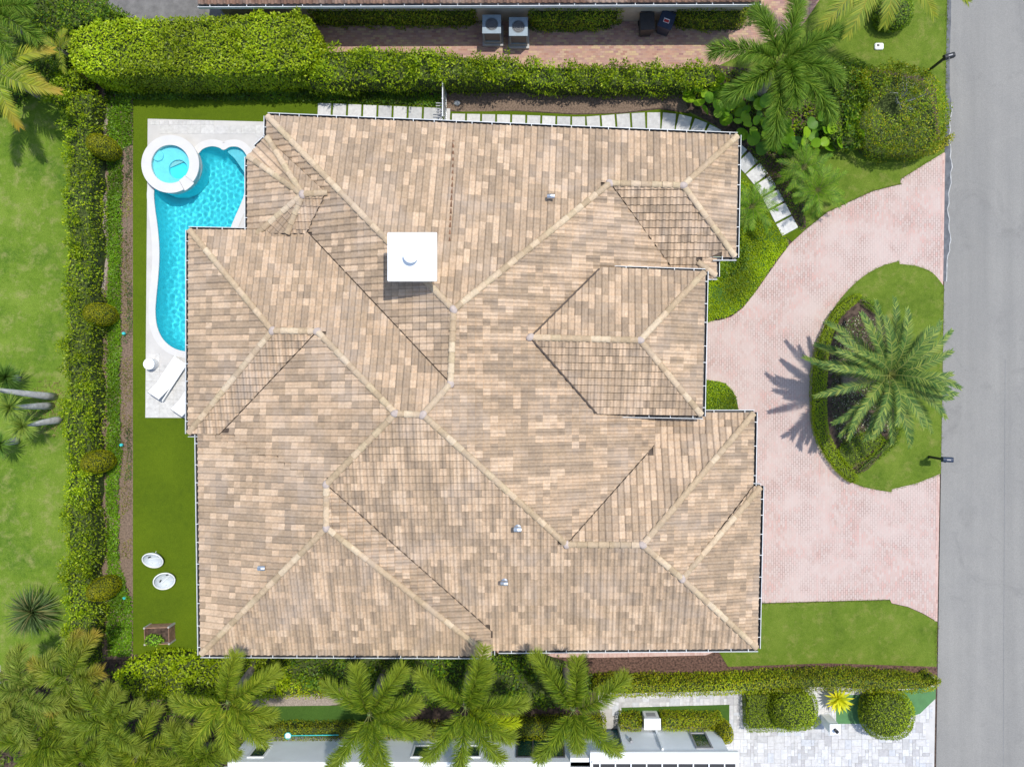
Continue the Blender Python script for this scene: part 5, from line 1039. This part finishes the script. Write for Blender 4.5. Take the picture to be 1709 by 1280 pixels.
# round bowl chairs
def bowl(c, rz, label):
    t = thing('lounge_chair', label, 'chair', P(*c, .012), rz, 'round white lawn chairs'); r_ = .43; tl = Matrix.Translation((0, 0, .42)) @ Matrix.Rotation(.6, 4, 'X')
    v, f = [], []; 
    for i in range(36):
        a = 2 * math.pi * i / 36
        for k in range(8): b = 2 * math.pi * k / 8; rr = r_ + .028 * math.cos(b); v.append(tl @ Vector((rr * math.cos(a), rr * math.sin(a), .028 * math.sin(b))))
    for i in range(36):
        for k in range(8): i2, k2 = (i + 1) % 36, (k + 1) % 8; f.append((i * 8 + k, i2 * 8 + k, i2 * 8 + k2, i * 8 + k2))
    link('hoop', pymesh(v, f, smooth=True), t, M_white)
    prof = [(.42, .0), (.39, -.10), (.31, -.19), (.2, -.24), (.05, -.26)]; v, f = [], []
    for q, z in prof:
        for i in range(28): a = 2 * math.pi * i / 28; v.append(tl @ Vector((q * math.cos(a), q * math.sin(a), z)))
    for k in range(len(prof) - 1):
        for i in range(28): j = (i + 1) % 28; f.append((k * 28 + i, k * 28 + j, k * 28 + 28 + j, k * 28 + 28 + i))
    f.append(tuple(range(4 * 28, 5 * 28))); link('shell', pymesh(v, f, smooth=True), t, MATS['chair_shell'])
    for s_ in (-1, 1): MB().box(-.06, .06, -.025, .025, -.012, .012, tl @ Matrix.Translation((s_ * .2, .02, -.215)) @ Matrix.Rotation(-s_ * .5, 4, 'Y')).build('slot', M_dark, t)
    MB().box(-.24, .24, -.012, .012, -.02, .0, tl @ Matrix.Translation((0, -.08, -.19))).build('seat_fold', M_white, t)
    for x, y in ((-.24, -.22), (.24, -.22), (0, .32)): MB().tube([(x, y, 0), (x * .6, y * .6, .26)], .016, 6).build('leg', M_white, t)
flat('chair_shell', (.50, .55, .58), .6, var=.05)
bowl((262, 932), R(6), 'round white bowl chair on the turf, upper of the pair'); bowl((281, 966), R(42), 'round white bowl chair on the turf, lower one nearer the planter')
# timber planter
pt = thing('wooden_planter', 'open weathered wooden planter box on the turf near bottom left', 'planter', P(272, 1054, .012), R(2)); PW, PD, PH = .53, .36, .62
for k in range(5):
    z0 = .01 + k * PH / 5; z1 = z0 + PH / 5 - .012
    for s_ in (-1, 1): MB().box(-PW, PW, s_ * PD - .015, s_ * PD + .015, z0, z1).build('plank', flat('plank%d%d' % (k, s_), random.choice([(.30, .17, .10), (.42, .38, .34), (.2, .12, .09), (.34, .2, .13)]), .85, var=.3), pt); MB().box(s_ * PW - .015, s_ * PW + .015, -PD + .02, PD - .02, z0, z1).build('plank', M_wood, pt)
for x in (-PW, PW):
    for y in (-PD, PD): MB().box(x - .035, x + .035, y - .035, y + .035, 0, PH + .02).build('corner_post', M_conc, pt)
MB().box(-PW + .02, PW - .02, -PD + .02, PD - .02, .0, .30).build('soil', M_soil, pt)
bp = P(262, 1062, .4); blob('planter_plant', 'light green leafy plant growing in the wooden planter', 'plant', (bp.x - .05, bp.y - .1, .55), (.36, .24, .3), .11, 420, [(.22, .40, .03), (.17, .33, .03), (.12, .25, .02)], None, 2, -.4, .15, depth=.2)
# pool net lying on the low hedge
pn = thing('pool_net', 'teal pool pole with white net head lying on the low hedge', 'pool net', P(520, 1226, .84)); a = P(485, 1227, .84) - pn.location; b = P(565, 1226, .84) - pn.location
MB().tube([a, b], .022, 8).build('pole', M_teal, pn); MB().box(a.x - .22, a.x, a.y - .11, a.y + .11, -.02, .03).build('net_head', M_white, pn, bev=.02); link('net_frame', (lambda me: (me.transform(Matrix.Translation((a.x - .11, a.y, 0))), me)[1])(ringm(.125, .15, -.01, .04, seg=20)), pn, M_teal)
for c, lb in (((210, 557), 'second'), ((206, 742), 'third'), ((211, 996), 'lowest')):
    q = thing('garden_light', 'small teal garden light beside the %s cone topiary' % lb, 'garden light', P(*c), group='teal garden lights'); MB().lathe([(.03, -.02), (.03, .16)], 8).build('stake', M_dark, q); MB().lathe([(.075, .16), (.06, .24)], 12).build('head', M_teal, q)
rk = tag(MB().lathe([(.13, -.02), (.15, .06), (.09, .13), (.02, .15)], 9, sy=.8).build('white_stone', M_cop), 'white stone in the dry bed beside the side gate', 'stone'); rk.location = P(763, 173)
